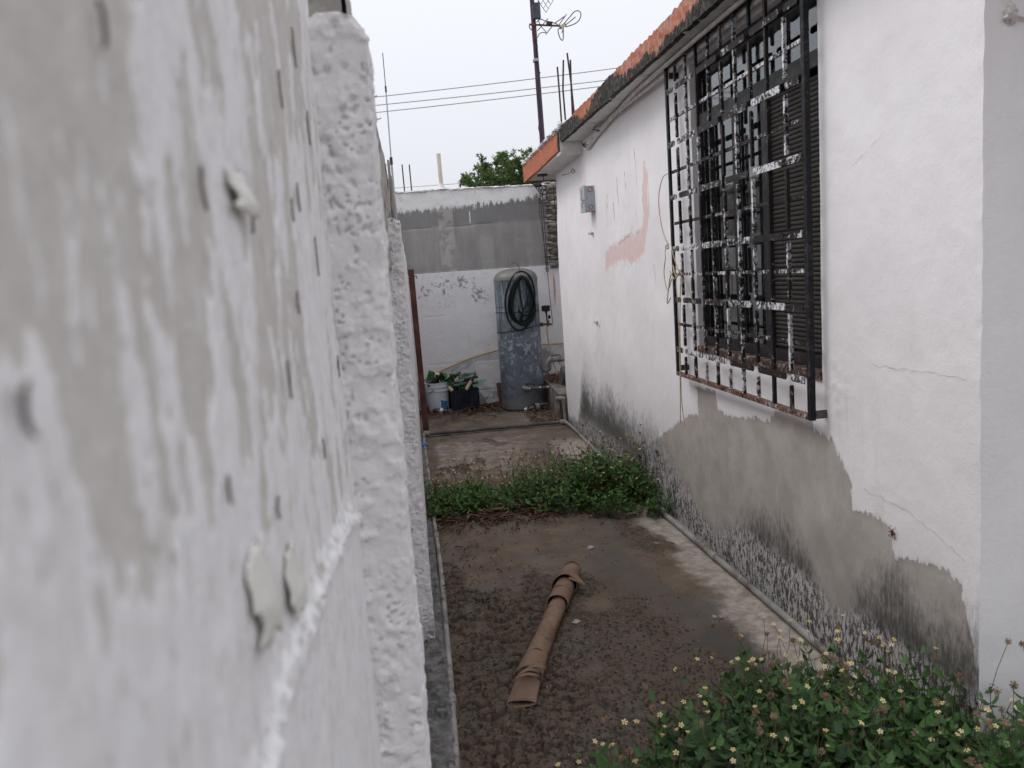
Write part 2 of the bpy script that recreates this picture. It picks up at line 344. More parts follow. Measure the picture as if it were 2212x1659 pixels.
def mk_tank():
    n = NT('galvanised_tank'); v = n.coord(); z = n.sep(v)[2]
    sp = n.t.nodes.new('ShaderNodeTexVoronoi'); n.t.links.new(v, sp.inputs['Vector']); sp.inputs['Scale'].default_value = 17
    cell = n.sep(sp.outputs['Color'])[0]
    c = n.mix(cell, (0.110, 0.132, 0.160), (0.19, 0.22, 0.255))
    c = n.mix(n.ramp(n.noise(v, 8, 5), 0.4, 0.7), c, (0.10, 0.12, 0.145))
    pale = n.math('MULTIPLY', n.ramp(n.noise(v, 17, 3, 0.55, 0.6), 0.56, 0.575), n.math('MULTIPLY', n.ramp(z, 0.92, 0.8), n.ramp(z, 0.30, 0.48)))
    c = n.mix(n.math('MULTIPLY', pale, 0.85), c, (0.33, 0.385, 0.43))
    st = n.noise(n.coord(scale=(1, 1, 0.09)), 42, 5, 0.7)
    up = n.ramp(z, 0.90, 1.10)
    c = n.mix(n.math('MULTIPLY', n.ramp(st, 0.52, 0.62), n.math('MULTIPLY', up, 0.75)), c, (0.36, 0.41, 0.46))
    c = n.mix(n.math('MULTIPLY', n.ramp(n.noise(n.coord(scale=(1, 1, 0.07)), 30, 5, 0.75), 0.52, 0.60), n.math('MULTIPLY', n.ramp(z, 0.7, 1.0), 0.9)), c, (0.028, 0.032, 0.04))
    low = n.ramp(n.math('ADD', z, n.math('MULTIPLY', n.noise(v, 10, 4), 0.10)), 0.24, 0.12)
    c = n.mix(n.math('MULTIPLY', low, 0.6), c, (0.26, 0.25, 0.23))
    c = n.mix(n.math('MULTIPLY', n.ramp(n.noise(v, 7, 3), 0.60, 0.66), low), c, (0.05, 0.045, 0.04))
    dome = n.ramp(z, 1.435, 1.45); c = n.mix(dome, c, n.mix(n.noise(v, 9, 5), (0.125, 0.12, 0.112), (0.19, 0.183, 0.172)))
    n.bump(n.noise(v, 30, 4), 0.15, 0.004)
    return n.done(c, 0.5, Metallic=0.25, Specular_IOR_Level=0.35)
MAT['tank'] = mk_tank()
MAT['wire'] = simple('dark_wire', (0.03, 0.028, 0.027), 0.6, 0.3, 30, 0.1, 90)
MAT['black_hose'] = simple('black_green_hose', (0.007, 0.012, 0.011), 0.5, 0.3, 12, 0.05, 60, spec=0.22)
MAT['rust'] = simple('rusty_steel', (0.13, 0.060, 0.040), 0.85, 0.45, 30, 0.4, 90)
MAT['rebar'] = simple('rebar_steel', (0.055, 0.042, 0.040), 0.8, 0.35, 40, 0.4, 140)
MAT['brown_post'] = simple('red_brown_post_paint', (0.085, 0.030, 0.024), 0.6, 0.3, 12, 0.2, 70, dirt=(0.17, 0.085, 0.06), dirt_amt=0.35)
MAT['pvc'] = simple('grey_pvc', (0.30, 0.285, 0.27), 0.6, 0.22, 9, 0.15, 60, dirt=(0.09, 0.07, 0.055), dirt_amt=0.7)
MAT['old_pvc'] = simple('dirty_dark_pipe', (0.125, 0.115, 0.105), 0.7, 0.35, 9, 0.2, 60, dirt=(0.06, 0.045, 0.035), dirt_amt=0.7)
MAT['cream_pvc'] = simple('cream_pvc', (0.62, 0.57, 0.46), 0.55, 0.08, 6, 0.05, 60)
MAT['tan_pvc'] = simple('tan_water_pipe', (0.52, 0.37, 0.21), 0.5, 0.15, 5, 0.05, 60, dirt=(0.22, 0.10, 0.06), dirt_amt=0.6)
MAT['conduit'] = simple('painted_conduit', (0.60, 0.55, 0.53), 0.7, 0.12, 12, 0.2, 60, dirt=(0.35, 0.26, 0.22), dirt_amt=0.4)
MAT['brass'] = simple('weathered_brass', (0.16, 0.125, 0.085), 0.55, 0.35, 30, 0.2, 90, metallic=0.4)
MAT['grey_fit'] = simple('grey_fitting', (0.20, 0.19, 0.18), 0.7, 0.3, 18, 0.2, 60, dirt=(0.42, 0.40, 0.37), dirt_amt=0.5)
MAT['black_plastic'] = simple('black_plastic', (0.018, 0.016, 0.017), 0.5, 0.25, 20, 0.1, 60)
MAT['red_paint'] = simple('red_motor_paint', (0.36, 0.055, 0.022), 0.5, 0.3, 14, 0.15, 60, dirt=(0.05, 0.02, 0.02))
MAT['dark_grey'] = simple('dark_grey_metal', (0.07, 0.068, 0.068), 0.6, 0.3, 14, 0.15, 60)
MAT['plinth'] = simple('damp_concrete', (0.155, 0.135, 0.12), 0.9, 0.4, 7, 0.6, 40, dirt=(0.05, 0.04, 0.035), dirt_amt=0.7)
MAT['bucket'] = simple('white_bucket_plastic', (0.62, 0.65, 0.72), 0.45, 0.08, 8, 0.05, 60, dirt=(0.33, 0.31, 0.29), dirt_amt=0.35)
MAT['blue'] = simple('blue_print', (0.055, 0.20, 0.42), 0.5, 0.2, 10, 0.03, 60)
MAT['white_print'] = simple('white_print', (0.7, 0.72, 0.75), 0.5, 0.1, 10, 0.03, 60)
MAT['crate'] = simple('navy_crate_plastic', (0.012, 0.017, 0.034), 0.45, 0.25, 12, 0.05, 60, dirt=(0.06, 0.06, 0.065), dirt_amt=0.3)
MAT['grey_box'] = simple('grey_enamel', (0.36, 0.40, 0.435), 0.5, 0.08, 8, 0.05, 60, dirt=(0.50, 0.49, 0.46), dirt_amt=0.4)
MAT['box_rust'] = simple('rust_stain', (0.34, 0.17, 0.06), 0.8, 0.4, 40, 0.3, 90)
MAT['steel'] = simple('bare_steel', (0.42, 0.43, 0.45), 0.4, 0.15, 20, 0.1, 60, metallic=0.7)
MAT['label'] = simple('paper_label', (0.62, 0.52, 0.38), 0.7, 0.2, 20, 0.05, 60)
def mk_tubewrap():
    n = NT('brown_sheath'); v = n.coord(rnd=False)
    c = n.mix(n.ramp(n.noise(v, 7, 6, 0.65), 0.3, 0.7), (0.175, 0.105, 0.068), (0.275, 0.185, 0.130))
    c = n.mix(n.math('MULTIPLY', n.ramp(n.noise(v, 14, 4), 0.52, 0.68), 0.6), c, (0.20, 0.095, 0.045))
    c = n.mix(n.ramp(n.voro(v, 60), 0.10, 0.05), c, (0.10, 0.055, 0.035))
    c = n.mix(n.attr('mud'), c, n.mix(n.noise(v, 90, 4), (0.03, 0.018, 0.012), (0.10, 0.055, 0.035)))
    n.bump(n.noise(v, 60, 4), 0.25, 0.003)
    return n.done(c, 0.75)
MAT['wrap'] = mk_tubewrap()
MAT['rope'] = simple('tan_twine', (0.40, 0.32, 0.235), 0.9, 0.25, 60, 0.5, 300)
MAT['red_brown'] = simple('red_brown_mast', (0.13, 0.045, 0.055), 0.7, 0.3, 10, 0.1, 60)
MAT['dark_mast'] = simple('dark_mast_paint', (0.055, 0.034, 0.055), 0.6, 0.25, 8, 0.1, 60)
MAT['ant_grey'] = simple('antenna_grey', (0.055, 0.062, 0.080), 0.5, 0.2, 12, 0.05, 60)
MAT['alu'] = simple('dull_aluminium', (0.36, 0.37, 0.40), 0.45, 0.15, 10, 0.05, 60, metallic=0.3)
MAT['powerline'] = simple('power_line_wire', (0.25, 0.25, 0.27), 0.6, 0.1, 5, 0.02, 30)
MAT['board'] = simple('weathered_board', (0.30, 0.27, 0.235), 0.9, 0.3, 10, 0.5, 50)
MAT['mortar'] = simple('rough_mortar', (0.32, 0.295, 0.265), 0.95, 0.4, 18, 0.7, 50)
MAT['block'] = simple('concrete_block', (0.205, 0.185, 0.165), 0.95, 0.45, 18, 0.7, 45, dirt=(0.06, 0.055, 0.05))
MAT['neigh'] = simple('neighbour_plaster', (0.40, 0.375, 0.345), 0.95, 0.3, 14, 0.8, 40, dirt=(0.10, 0.09, 0.08), dirt_amt=0.6)
MAT['stone'] = simple('pale_stone_chip', (0.42, 0.38, 0.34), 0.9, 0.25, 30, 0.4, 80)
MAT['crumb'] = simple('dark_crumb', (0.050, 0.040, 0.032), 0.95, 0.5, 60, 0.4, 120)
MAT['bark'] = simple('tree_bark', (0.12, 0.09, 0.065), 0.95, 0.3, 12, 0.6, 40)
MAT['insect'] = simple('dark_red_insect', (0.10, 0.015, 0.015), 0.5, 0.3, 60, 0.1, 90)
MAT['crack'] = simple('crack_shadow', (0.38, 0.36, 0.355), 0.95, 0.3, 30, 0.1, 60)
MAT['flake'] = simple('peeling_paint_film', (0.72, 0.70, 0.65), 0.75, 0.08, 30, 0.2, 120)
MAT['blue_tag'] = simple('blue_plastic_scrap', (0.03, 0.13, 0.36), 0.5, 0.2, 30, 0.1, 60)

def leafmat(name, lo, hi, trans=0.25, rough=0.5):
    n = NT(name); r = n.attr('rnd'); v = n.coord()
    c = n.mix(n.ramp(r, 0.0, 1.0), lo, hi)
    c = n.mulc(c, n.mix(n.noise(v, 55, 3), (0.75, 0.75, 0.75), (1.2, 1.2, 1.2)))
    n.done(c, rough, Specular_IOR_Level=0.35)
    tr = n.t.nodes.new('ShaderNodeBsdfTranslucent'); n.t.links.new(c, tr.inputs[0])
    ms = n.t.nodes.new('ShaderNodeMixShader'); ms.inputs[0].default_value = trans
    n.t.links.new(n.b.outputs[0], ms.inputs[1]); n.t.links.new(tr.outputs[0], ms.inputs[2]); n.t.links.new(ms.outputs[0], n.out.inputs[0])
    return n.m
MAT['leaf'] = leafmat('weed_leaf', (0.010, 0.038, 0.012), (0.075, 0.165, 0.040), 0.22, 0.45)
MAT['leaf_bright'] = leafmat('young_weed_leaf', (0.018, 0.060, 0.014), (0.125, 0.250, 0.050), 0.25, 0.45)
MAT['tree_leaf'] = leafmat('tree_leaf', (0.085, 0.145, 0.045), (0.17, 0.25, 0.085), 0.35, 0.6)
MAT['stem'] = leafmat('weed_stem', (0.055, 0.075, 0.028), (0.12, 0.085, 0.050), 0.0, 0.7)
MAT['petal'] = leafmat('cream_petal', (0.74, 0.62, 0.30), (0.82, 0.74, 0.48), 0.2, 0.7)
MAT['disc'] = leafmat('yellow_flower_disc', (0.55, 0.32, 0.06), (0.68, 0.43, 0.10), 0.0, 0.8)
MAT['seed'] = leafmat('brown_seed_fluff', (0.24, 0.15, 0.10), (0.40, 0.27, 0.19), 0.3, 0.9)
MAT['dry'] = leafmat('dry_brown_leaf', (0.055, 0.026, 0.016), (0.21, 0.115, 0.065), 0.05, 0.7)

# ------------------------------------------------------------------ mesh helpers
class MB:
    def __init__(s): s.v = []; s.f = []
    def add(s, vs, fs):
        o = len(s.v); s.v += [tuple(p) for p in vs]; s.f += [tuple(i + o for i in f) for f in fs]; return s
    def box(s, x0, x1, y0, y1, z0, z1, M=None):
        vs = [(x0, y0, z0), (x1, y0, z0), (x1, y1, z0), (x0, y1, z0), (x0, y0, z1), (x1, y0, z1), (x1, y1, z1), (x0, y1, z1)]
        if M is not None: vs = [tuple(M @ Vector(p)) for p in vs]
        return s.add(vs, [(0, 3, 2, 1), (4, 5, 6, 7), (0, 1, 5, 4), (1, 2, 6, 5), (2, 3, 7, 6), (3, 0, 4, 7)])
    def tube(s, pts, r, n=8, cap=True, closed=False):
        pts = [Vector(p) for p in pts]; k = len(pts)
        rs = r if isinstance(r, (list, tuple)) else [r] * k
        vs = []; up = None
        for i, p in enumerate(pts):
            a = pts[i - 1] if (i > 0 or closed) else p; b = pts[(i + 1) % k] if (i < k - 1 or closed) else p
            t = (b - a)
            t = t.normalized() if t.length > 1e-9 else Vector((0, 0, 1))
            if up is None: up = t.orthogonal().normalized()
            up = (up - t * up.dot(t)); up = up.normalized() if up.length > 1e-6 else t.orthogonal().normalized()
            w = t.cross(up)
            vs += [p + (up * cos(2 * pi * j / n) + w * sin(2 * pi * j / n)) * rs[i] for j in range(n)]
        fs = []
        for i in range(k if closed else k - 1):
            i2 = (i + 1) % k
            for j in range(n): fs.append((i * n + j, i * n + (j + 1) % n, i2 * n + (j + 1) % n, i2 * n + j))
        if cap and not closed: fs.append(tuple(range(n))[::-1]); fs.append(tuple((k - 1) * n + j for j in range(n)))
        return s.add(vs, fs)
    def lathe(s, prof, n=24, M=None, cap=True):
        vs = []; k = len(prof)
        for (r, z) in prof:
            for j in range(n):
                p = Vector((r * cos(2 * pi * j / n), r * sin(2 * pi * j / n), z)); vs.append(tuple(M @ p) if M is not None else tuple(p))
        fs = [(i * n + j, i * n + (j + 1) % n, (i + 1) * n + (j + 1) % n, (i + 1) * n + j) for i in range(k - 1) for j in range(n)]
        if cap: fs.append(tuple(range(n))[::-1]); fs.append(tuple((k - 1) * n + j for j in range(n)))
        return s.add(vs, fs)
    def lump(s, c, r, seed=0, amp=0.25, n=8, m=6):
        rr = random.Random(seed); vs = []
        for i in range(m + 1):
            th = pi * i / m
            for j in range(n):
                ph = 2 * pi * j / n; q = 1 + amp * (rr.random() * 2 - 1)
                vs.append((c[0] + r[0] * q * sin(th) * cos(ph), c[1] + r[1] * q * sin(th) * sin(ph), c[2] + r[2] * q * cos(th)))
        return s.add(vs, [(i * n + j, (i + 1) * n + j, (i + 1) * n + (j + 1) % n, i * n + (j + 1) % n) for i in range(m) for j in range(n)])
    def obj(s, name, mat, parent=None, smooth=True, loc=None, bevel=0.0, angle=40):
        return mesh_obj(name, np.array(s.v, float), s.f, mat, parent, smooth, loc, bevel, angle)

def mesh_obj(name, v, f, mat, parent=None, smooth=True, loc=None, bevel=0.0, angle=40, attrs=None):
    me = bpy.data.meshes.new(name)
    v = np.asarray(v, float)
    if loc is not None: v = v - np.array(loc)
    me.from_pydata(v.tolist() if not isinstance(f, np.ndarray) else [], [], f if not isinstance(f, np.ndarray) else [])
    if isinstance(f, np.ndarray):
        me.clear_geometry(); k = f.shape[1]
        me.vertices.add(len(v)); me.vertices.foreach_set('co', v.astype(np.float32).ravel())
        me.loops.add(f.size); me.loops.foreach_set('vertex_index', f.astype(np.int32).ravel())
        me.polygons.add(len(f)); me.polygons.foreach_set('loop_start', np.arange(0, f.size, k, dtype=np.int32))
        me.polygons.foreach_set('loop_total', np.full(len(f), k, dtype=np.int32))
        me.update(calc_edges=True)
    me.validate()
    if attrs:
        for k2, a in attrs.items():
            at = me.attributes.new(k2, 'FLOAT', 'POINT'); at.data.foreach_set('value', np.asarray(a, np.float32).ravel())
    if isinstance(mat, (list, tuple)):
        for m in mat: me.materials.append(m)
    else: me.materials.append(mat)
    if smooth:
        me.polygons.foreach_set('use_smooth', np.ones(len(me.polygons), bool))
        try: me.set_sharp_from_angle(angle=radians(angle))
        except Exception: pass
    o = bpy.data.objects.new(name, me); COL.objects.link(o)
    if loc is not None: o.location = loc
    if parent is not None:
        o.parent = parent
        if loc is not None: o.location = Vector(loc) - Vector(parent.location)
        else: o.location = -Vector(parent.location)
        if parent.parent is not None: o.location = (Vector(loc) if loc is not None else Vector((0, 0, 0))) - Vector(parent.location) - Vector(parent.parent.location)
    if bevel > 0:
        md = o.modifiers.new('bevel', 'BEVEL'); md.width = bevel; md.segments = 2; md.limit_method = 'ANGLE'; md.angle_limit = radians(35)
    return o

def tag(o, label, cat, group=None, kind=None):
    if label: o['label'] = label
    if cat: o['category'] = cat
    if group: o['group'] = group
    if kind: o['kind'] = kind
    return o
def thing(name, label, cat, loc=(0, 0, 0), group=None):
    o = bpy.data.objects.new(name, None); COL.objects.link(o); o.location = loc; o.empty_display_size = 0.1
    return tag(o, label, cat, group)
def share(name, src, parent, loc, rot=None):
    """another piece that shares mesh data (loc in parent space)"""
    o = src.copy(); o.name = name; COL.objects.link(o); o.parent = parent; o.location = loc
    if rot: o.rotation_euler = rot
    return o

def grid_faces(nu, nv, keep=None, flip=False):
    i, j = np.meshgrid(np.arange(nu - 1), np.arange(nv - 1), indexing='ij')
    a = i * nv + j; q = np.stack([a, a + nv, a + nv + 1, a + 1], -1).reshape(-1, 4)
    if flip: q = q[:, ::-1]
    if keep is not None: q = q[keep.ravel()]
    return np.ascontiguousarray(q)
def prune(v, f, attrs=None):
    used = np.unique(f); mp = np.full(len(v), -1); mp[used] = np.arange(len(used))
    return v[used], mp[f], ({k: np.asarray(a).ravel()[used] for k, a in attrs.items()} if attrs else None)

# ================================================================== SETTING
XW = 1.477           # house wall face
# ---- ground sheet to the horizon + alley concrete
g = MB().box(-300, 300, -120, 480, -0.6, -0.045).obj('ground', MAT['earth'], smooth=False); tag(g, None, None, None, 'structure')
ys = np.concatenate([np.linspace(-2.0, 1.95, 60), np.linspace(1.96, 4.6, 420)[0:], np.linspace(4.615, 9.6, 250)])
xs = np.concatenate([np.linspace(-0.12, 1.52, 270), np.linspace(1.55, 6.0, 40)])
YY, XX = np.meshgrid(ys, xs, indexing='ij')
kerb = sstep(0.045, 0.025, XX - 0.004 * (YY - 2)) * sstep(9.5, 7.9, YY) 
crust_r = fbm(XX * 3.2, YY * 2.2, 5, 3)
zone = sstep(0.95, 0.25, XX) * sstep(4.3, 3.0, YY) * 0.42 + sstep(3.3, 2.3, YY) * sstep(1.25, 0.9, XX) * 0.34
zone = np.maximum(zone, 0.30 * sstep(0.45, 0.0, np.hypot((XX - 0.33) / 0.9, (YY - 4.02) / 0.8)))
zone = np.maximum(zone, 0.34 * sstep(0.5, 0.0, np.hypot((XX - 0.80) / 0.9, (YY - 3.05) / 1.1)))
cm = sstep(0.58, 0.80, crust_r + zone + 0.5 * (fbm(XX * 8, YY * 6, 3, 29) - .5))
fine = fbm(XX * 26, YY * 26, 3, 8)
crust = cm * sstep(0.34, 0.52, fine + 0.18 * cm)
f1, f2, cid = voro(XX * 21 + 1.1 * fine, YY * 17 + 1.1 * fine, 4)
plate = sstep(0.02, 0.16, f2 - f1)
hgt = (fbm(XX * 1.3, YY * 1.3, 3, 1) - 0.5) * 0.014 + (fbm(XX * 18, YY * 18, 3, 2) - 0.5) * 0.003
hgt += crust * (0.005 + 0.020 * plate * (0.05 + 0.95 * cid ** 1.5) * sstep(.85, 0.3, XX) + 0.012 * (fine - .3))
hgt += kerb * (0.030 + (fbm(XX * 14, YY * 9, 3, 6) - 0.5) * 0.010)
pale = sstep(1.12, 1.36, XX + 0.16 * (fbm(XX * 2, YY * 2.3, 3, 12) - 0.5) + 0.02 * (YY - 3)) * sstep(7.4, 6.8, YY) * sstep(1.9, 2.6, YY)
pale = np.maximum(pale, 0.58 * sstep(5.7, 6.25, YY) * sstep(7.7, 7.3, YY) * sstep(0.05, 0.2, XX) * sstep(1.6, 0.8, XX + 0.8 * fbm(XX * 2, YY * 2, 3, 21) - 0.3))
pale = np.maximum(pale, 0.45 * sstep(7.8, 8.2, YY) * sstep(9.0, 8.3, YY) * sstep(0.9, 1.2, XX))
wet = sstep(0.50, 0.66, fbm(XX * 1.7, YY * 1.1, 4, 33) + 0.16 * sstep(0.55, 0.2, np.abs(XX - 1.0)) * sstep(4.9, 4.2, YY) * sstep(2.2, 2.9, YY))
wet *= (1 - 0.85 * pale) * sstep(6.0, 5.0, YY)
wet = np.maximum(wet, 0.9 * sstep(0.42, 0.60, 1.0 - np.abs((XX - 1.0 - 0.42 * (3.5 - YY) * 0.25) / 0.12) * 0.5 + 0.3 * (fbm(XX * 6, YY * 6, 3, 40) - 0.5)) * sstep(4.6, 4.3, YY) * sstep(2.5, 2.9, YY) * 0.5)
V = np.stack([XX, YY, hgt - 0.004], -1).reshape(-1, 3)
yard = mesh_obj('concrete_yard', V, grid_faces(len(ys), len(xs), flip=True), MAT['yard'], angle=180,
                attrs=dict(crust=crust, crack=crust * (1 - plate) * sstep(1.0, .4, XX), pale=pale, wet=wet, kerb=kerb))
tag(yard, None, None, None, 'structure')
def ground_z(x, y):
    i = min(max(np.searchsorted(ys, y), 0), len(ys) - 1); j = min(max(np.searchsorted(xs, x), 0), len(xs) - 1)
    return float(hgt[i, j] - 0.004)

# ---- mud crumbs on the crust
def chips(name, N, fn, smin, smax, mat, flat=0.5):
    base = np.array([(1, 0, 0), (-.5, .8, .1), (-.6, -.7, 0), (.1, .1, .9), (.3, .7, .3), (.4, -.7, .25)], float)
    tri = np.array([(0, 4, 3), (4, 1, 3), (1, 2, 3), (2, 5, 3), (5, 0, 3)])
    P = fn(N); n = len(P); s = smin + (smax - smin) * rng.random(n) ** 2.5; a = rng.random(n) * 2 * pi
    bv = base[None] * s[:, None, None] * np.array([1, .75, flat]) * (0.7 + 0.6 * rng.random((n, 6, 3)))
    ca, sa = np.cos(a)[:, None], np.sin(a)[:, None]
    vx = bv[..., 0] * ca - bv[..., 1] * sa; vy = bv[..., 0] * sa + bv[..., 1] * ca
    v = np.stack([vx + P[:, None, 0], vy + P[:, None, 1], bv[..., 2] + P[:, None, 2]], -1).reshape(-1, 3)
    f = (tri[None] + np.arange(n)[:, None, None] * 6).reshape(-1, 3)
    return mesh_obj(name, v, np.ascontiguousarray(f), mat, smooth=False)
def crumb_pos(N):
    out = []
    while len(out) < N:
        x = rng.uniform(0.07, 1.25, 4000); y = 2.1 + 2.6 * rng.random(4000) ** 1.3
        i = np.clip(np.searchsorted(ys, y), 0, len(ys) - 1); j = np.clip(np.searchsorted(xs, x), 0, len(xs) - 1)
        ok = rng.random(4000) < (0.06 + cm[i, j] * 0.9) 
        out += [(x[k], y[k], hgt[i[k], j[k]] - 0.003) for k in np.nonzero(ok)[0]]
    return np.array(out[:N])
tag(chips('mud_crumbs', 11000, crumb_pos, 0.0015, 0.0088, MAT['crumb']), 'dark crumbs of dried mud scattered over the concrete', 'crumbs', None, 'stuff')
tag(chips('grit', 500, lambda N: np.array([(x, y, ground_z(x, y)) for x, y in zip(rng.uniform(0.1, 1.45, N), rng.uniform(2.2, 7.3, N))]), 0.0015, 0.006, MAT['stone']), 'pale grit scattered over the concrete', 'grit', None, 'stuff')

# ---- left boundary wall: near stretch with flaking paint, two roughcast piers, far stretch
bw = thing('boundary_wall', 'white boundary wall with flaking paint and pitted piers along the left side', 'wall', (-0.1, 3.0, 0))
XN = -0.085
yv = np.concatenate([np.linspace(-2.2, 0.1, 24), np.linspace(0.108, 1.02, 350)])
zv = np.concatenate([np.linspace(-0.03, 0.80, 40), np.linspace(0.806, 2.0, 400), np.linspace(2.01, 2.25, 8)])
Y2, Z2 = np.meshgrid(yv, zv, indexing='ij')
# (Y, Z) of every mark on this wall: y, z, half-length in z, half-width in y, lift, cream paint film
FLK = [(0.455, 1.552, .014, .030, .010, 1), (0.395, 1.352, .032, .026, .010, 1), (0.492, 1.322, .029, .024, .008, 1),
       (0.270, 1.582, .007, .006, .004, 0), (0.184, 1.478, .006, .006, .004, 0), (0.580, 1.612, .018, .010, .005, 0),
       (0.357, 1.416, .007, .008, .004, 0), (0.466, 1.376, .013, .010, .005, 0), (0.236, 1.368, .010, .006, .004, 0),
       (0.486, 1.543, .010, .010, .005, 0), (0.668, 1.562, .011, .012, .005, 0), (0.716, 1.577, .010, .012, .005, 0),
       (0.747, 1.438, .014, .016, .006, 0), (0.940, 1.410, .024, .022, .008, 0), (0.760, 1.308, .013, .014, .006, 0),
       (0.643, 1.490, .009, .012, .005, 0), (0.372, 1.546, .016, .008, .004, 0), (0.388, 1.418, .013, .009, .005, 0),
       (0.480, 1.636, .010, .010, .004, 0), (0.670, 1.655, .014, .012, .005, 0), (0.82, 1.53, .016, .016, .006, 0), (0.86, 1.66, .02, .016, .006, 0),
       (0.56, 1.44, .010, .010, .004, 0), (0.62, 1.36, .012, .012, .005, 0), (0.80, 1.72, .018, .014, .005, 0), (0.34, 1.36, .008, .008, .004, 0), (0.72, 1.36, .015, .014, .006, 0), (0.88, 1.52, .013, .014, .006, 0)]
wy = 1 / np.maximum(Y2, .12) ** .0; n1 = fbm(Y2 * 34, Z2 * 13, 5, 51, 0.6); n2 = fbm(Y2 * 85, Z2 * 30, 4, 60, 0.6); n3 = fbm(Y2 * 5, Z2 * 4, 3, 66)
above = sstep(1.27, 1.29, Z2)
lay = sstep(0.47, 0.50, n1 * 0.75 + n2 * 0.25 + (n3 - 0.5) * 0.55 - 0.02 + 0.20 * sstep(.38, .20, Y2) * sstep(1.40, 1.47, Z2) - 0.22 * sstep(1.44, 1.38, Z2) * sstep(.44, .30, Y2) - .05 * sstep(.6, .9, Y2)) * (0.25 + 0.75 * above)
ridge_z = np.interp(Y2, [0.0, .369, .419, .49, .652, .861, 1.045], [1.27, 1.278, 1.289, 1.284, 1.273, 1.254, 1.205])
low = sstep(0.006, -0.006, Z2 - ridge_z)
rid = np.exp(-((Z2 - ridge_z - .012 * (fbm(Y2 * 30, Z2 * 0, 3, 13) - .5)) / (0.011 + .007 * fbm(Y2 * 40, Y2 * 0, 2, 5))) ** 2)
bx = (fbm(Y2 * 90, Z2 * 45, 4, 71) - 0.5) * 0.0020 + (n3 - 0.5) * 0.004 - lay * 0.0011 + low * 0.003 + rid * (0.0008 + 0.0052 * sstep(.35, .75, fbm(Y2 * 120, Z2 * 120, 3, 77)))
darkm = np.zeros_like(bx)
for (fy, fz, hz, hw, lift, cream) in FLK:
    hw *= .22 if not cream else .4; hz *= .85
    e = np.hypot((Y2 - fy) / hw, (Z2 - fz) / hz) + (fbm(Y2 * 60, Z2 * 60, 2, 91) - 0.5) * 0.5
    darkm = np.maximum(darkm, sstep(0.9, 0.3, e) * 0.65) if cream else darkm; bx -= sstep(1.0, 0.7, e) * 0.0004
V = np.stack([XN + bx, Y2, Z2], -1).reshape(-1, 3)
v_, f_ = V, grid_faces(len(yv), len(zv), flip=False)
mesh_obj('wall_face', v_, f_, MAT['near'], bw, angle=180, attrs=dict(layer=lay, dark=darkm))
core = MB().box(-0.30, XN - 0.012, -2.2, 1.1, -0.05, 2.25)
yq = np.linspace(1.1, 3.3, 120); zq = np.linspace(-.04, 1.72, 100); A, B = np.meshgrid(yq, zq, indexing='ij')
mesh_obj('mid_face', np.stack([XN + (fbm(A * 9, B * 9, 4, 19) - .5) * .012, A, B], -1).reshape(-1, 3), grid_faces(120, 100), MAT['rough'], bw, angle=180, attrs=dict(pit=sstep(.56, .7, fbm(A * 11, B * 7, 4, 14)), foot=sstep(.25, .05, B)))
MB().box(-0.30, XN - .012, 1.1, 3.3, -0.05, 1.715).obj('wall_core', MAT['neigh'], bw, smooth=False)
core.box(-0.30, XN + 0.012, -2.5, -2.2, -0.05, 2.25)
core.obj('wall_core', MAT['neigh'], bw, smooth=False)
def flake(k, fy, fz, hz, hw, lift, cream):
    nu, nv = 9, 11; vs = []; rr = random.Random(k)
    pw = 1.0 if cream else 1.6
    if cream: lift *= .5; hw *= .8; hz *= .9
    else: lift *= .75; hw *= .30
    for i in range(nu):
        t = i / (nu - 1)                      # 0 = hinge (far side), 1 = free edge (near side)
        for j in range(nv):
            s = j / (nv - 1) * 2 - 1
            edge = 1 - (.15 if cream else .5) * t * abs(s) ** 3 + (.55 if cream else .12) * (vnoise(np.array(s * 3.4 + k), np.array(t * 1.), 5) - 0.5)
            y = fy + hw * (0.95 - 1.75 * t * edge); z = fz + hz * s * (1 - 0.30 * t * t) * (1 + 0.1 * rr.random()) if not cream else fz + hz * .85 * s + hz * .30 * float(vnoise(np.array(t * 3.2 + k), np.array(s * .8), 9) - .5)
            if cream:   # film hanging from its top edge, its face turned towards the street
                x = XN + 0.0016 + lift * (.45 + .85 * (1 - t)) * float(sstep(1.0, -.5, s)) * (1 - .25 * s * s) + 0.0005 * rr.random()
            else:
                x = XN + 0.0010 + lift * (t ** pw) * (1 - 0.30 * s * s) + 0.0004 * rr.random()
            vs.append((float(x), float(y), float(z)))
    fs = [(i * nv + j, i * nv + j + 1, (i + 1) * nv + j + 1, (i + 1) * nv + j) for i in range(nu - 1) for j in range(nv - 1)]
    o = MB().add(vs, fs).obj('paint_flake', MAT['flake'] if cream else MAT['near'], bw, angle=180)
    m = o.modifiers.new('thickness', 'SOLIDIFY'); m.thickness = 0.0005
    if not cream:
        for nm in ('layer', 'dark'): o.data.attributes.new(nm, 'FLOAT', 'POINT')
    return o
MAT['gap'] = simple('torn_paint_gap_shade', (0.10, 0.072, 0.058), 0.95, 0.5, 60, 0.3, 150)  # dark brown slivers: torn paint, with the gap's shade put into the colour
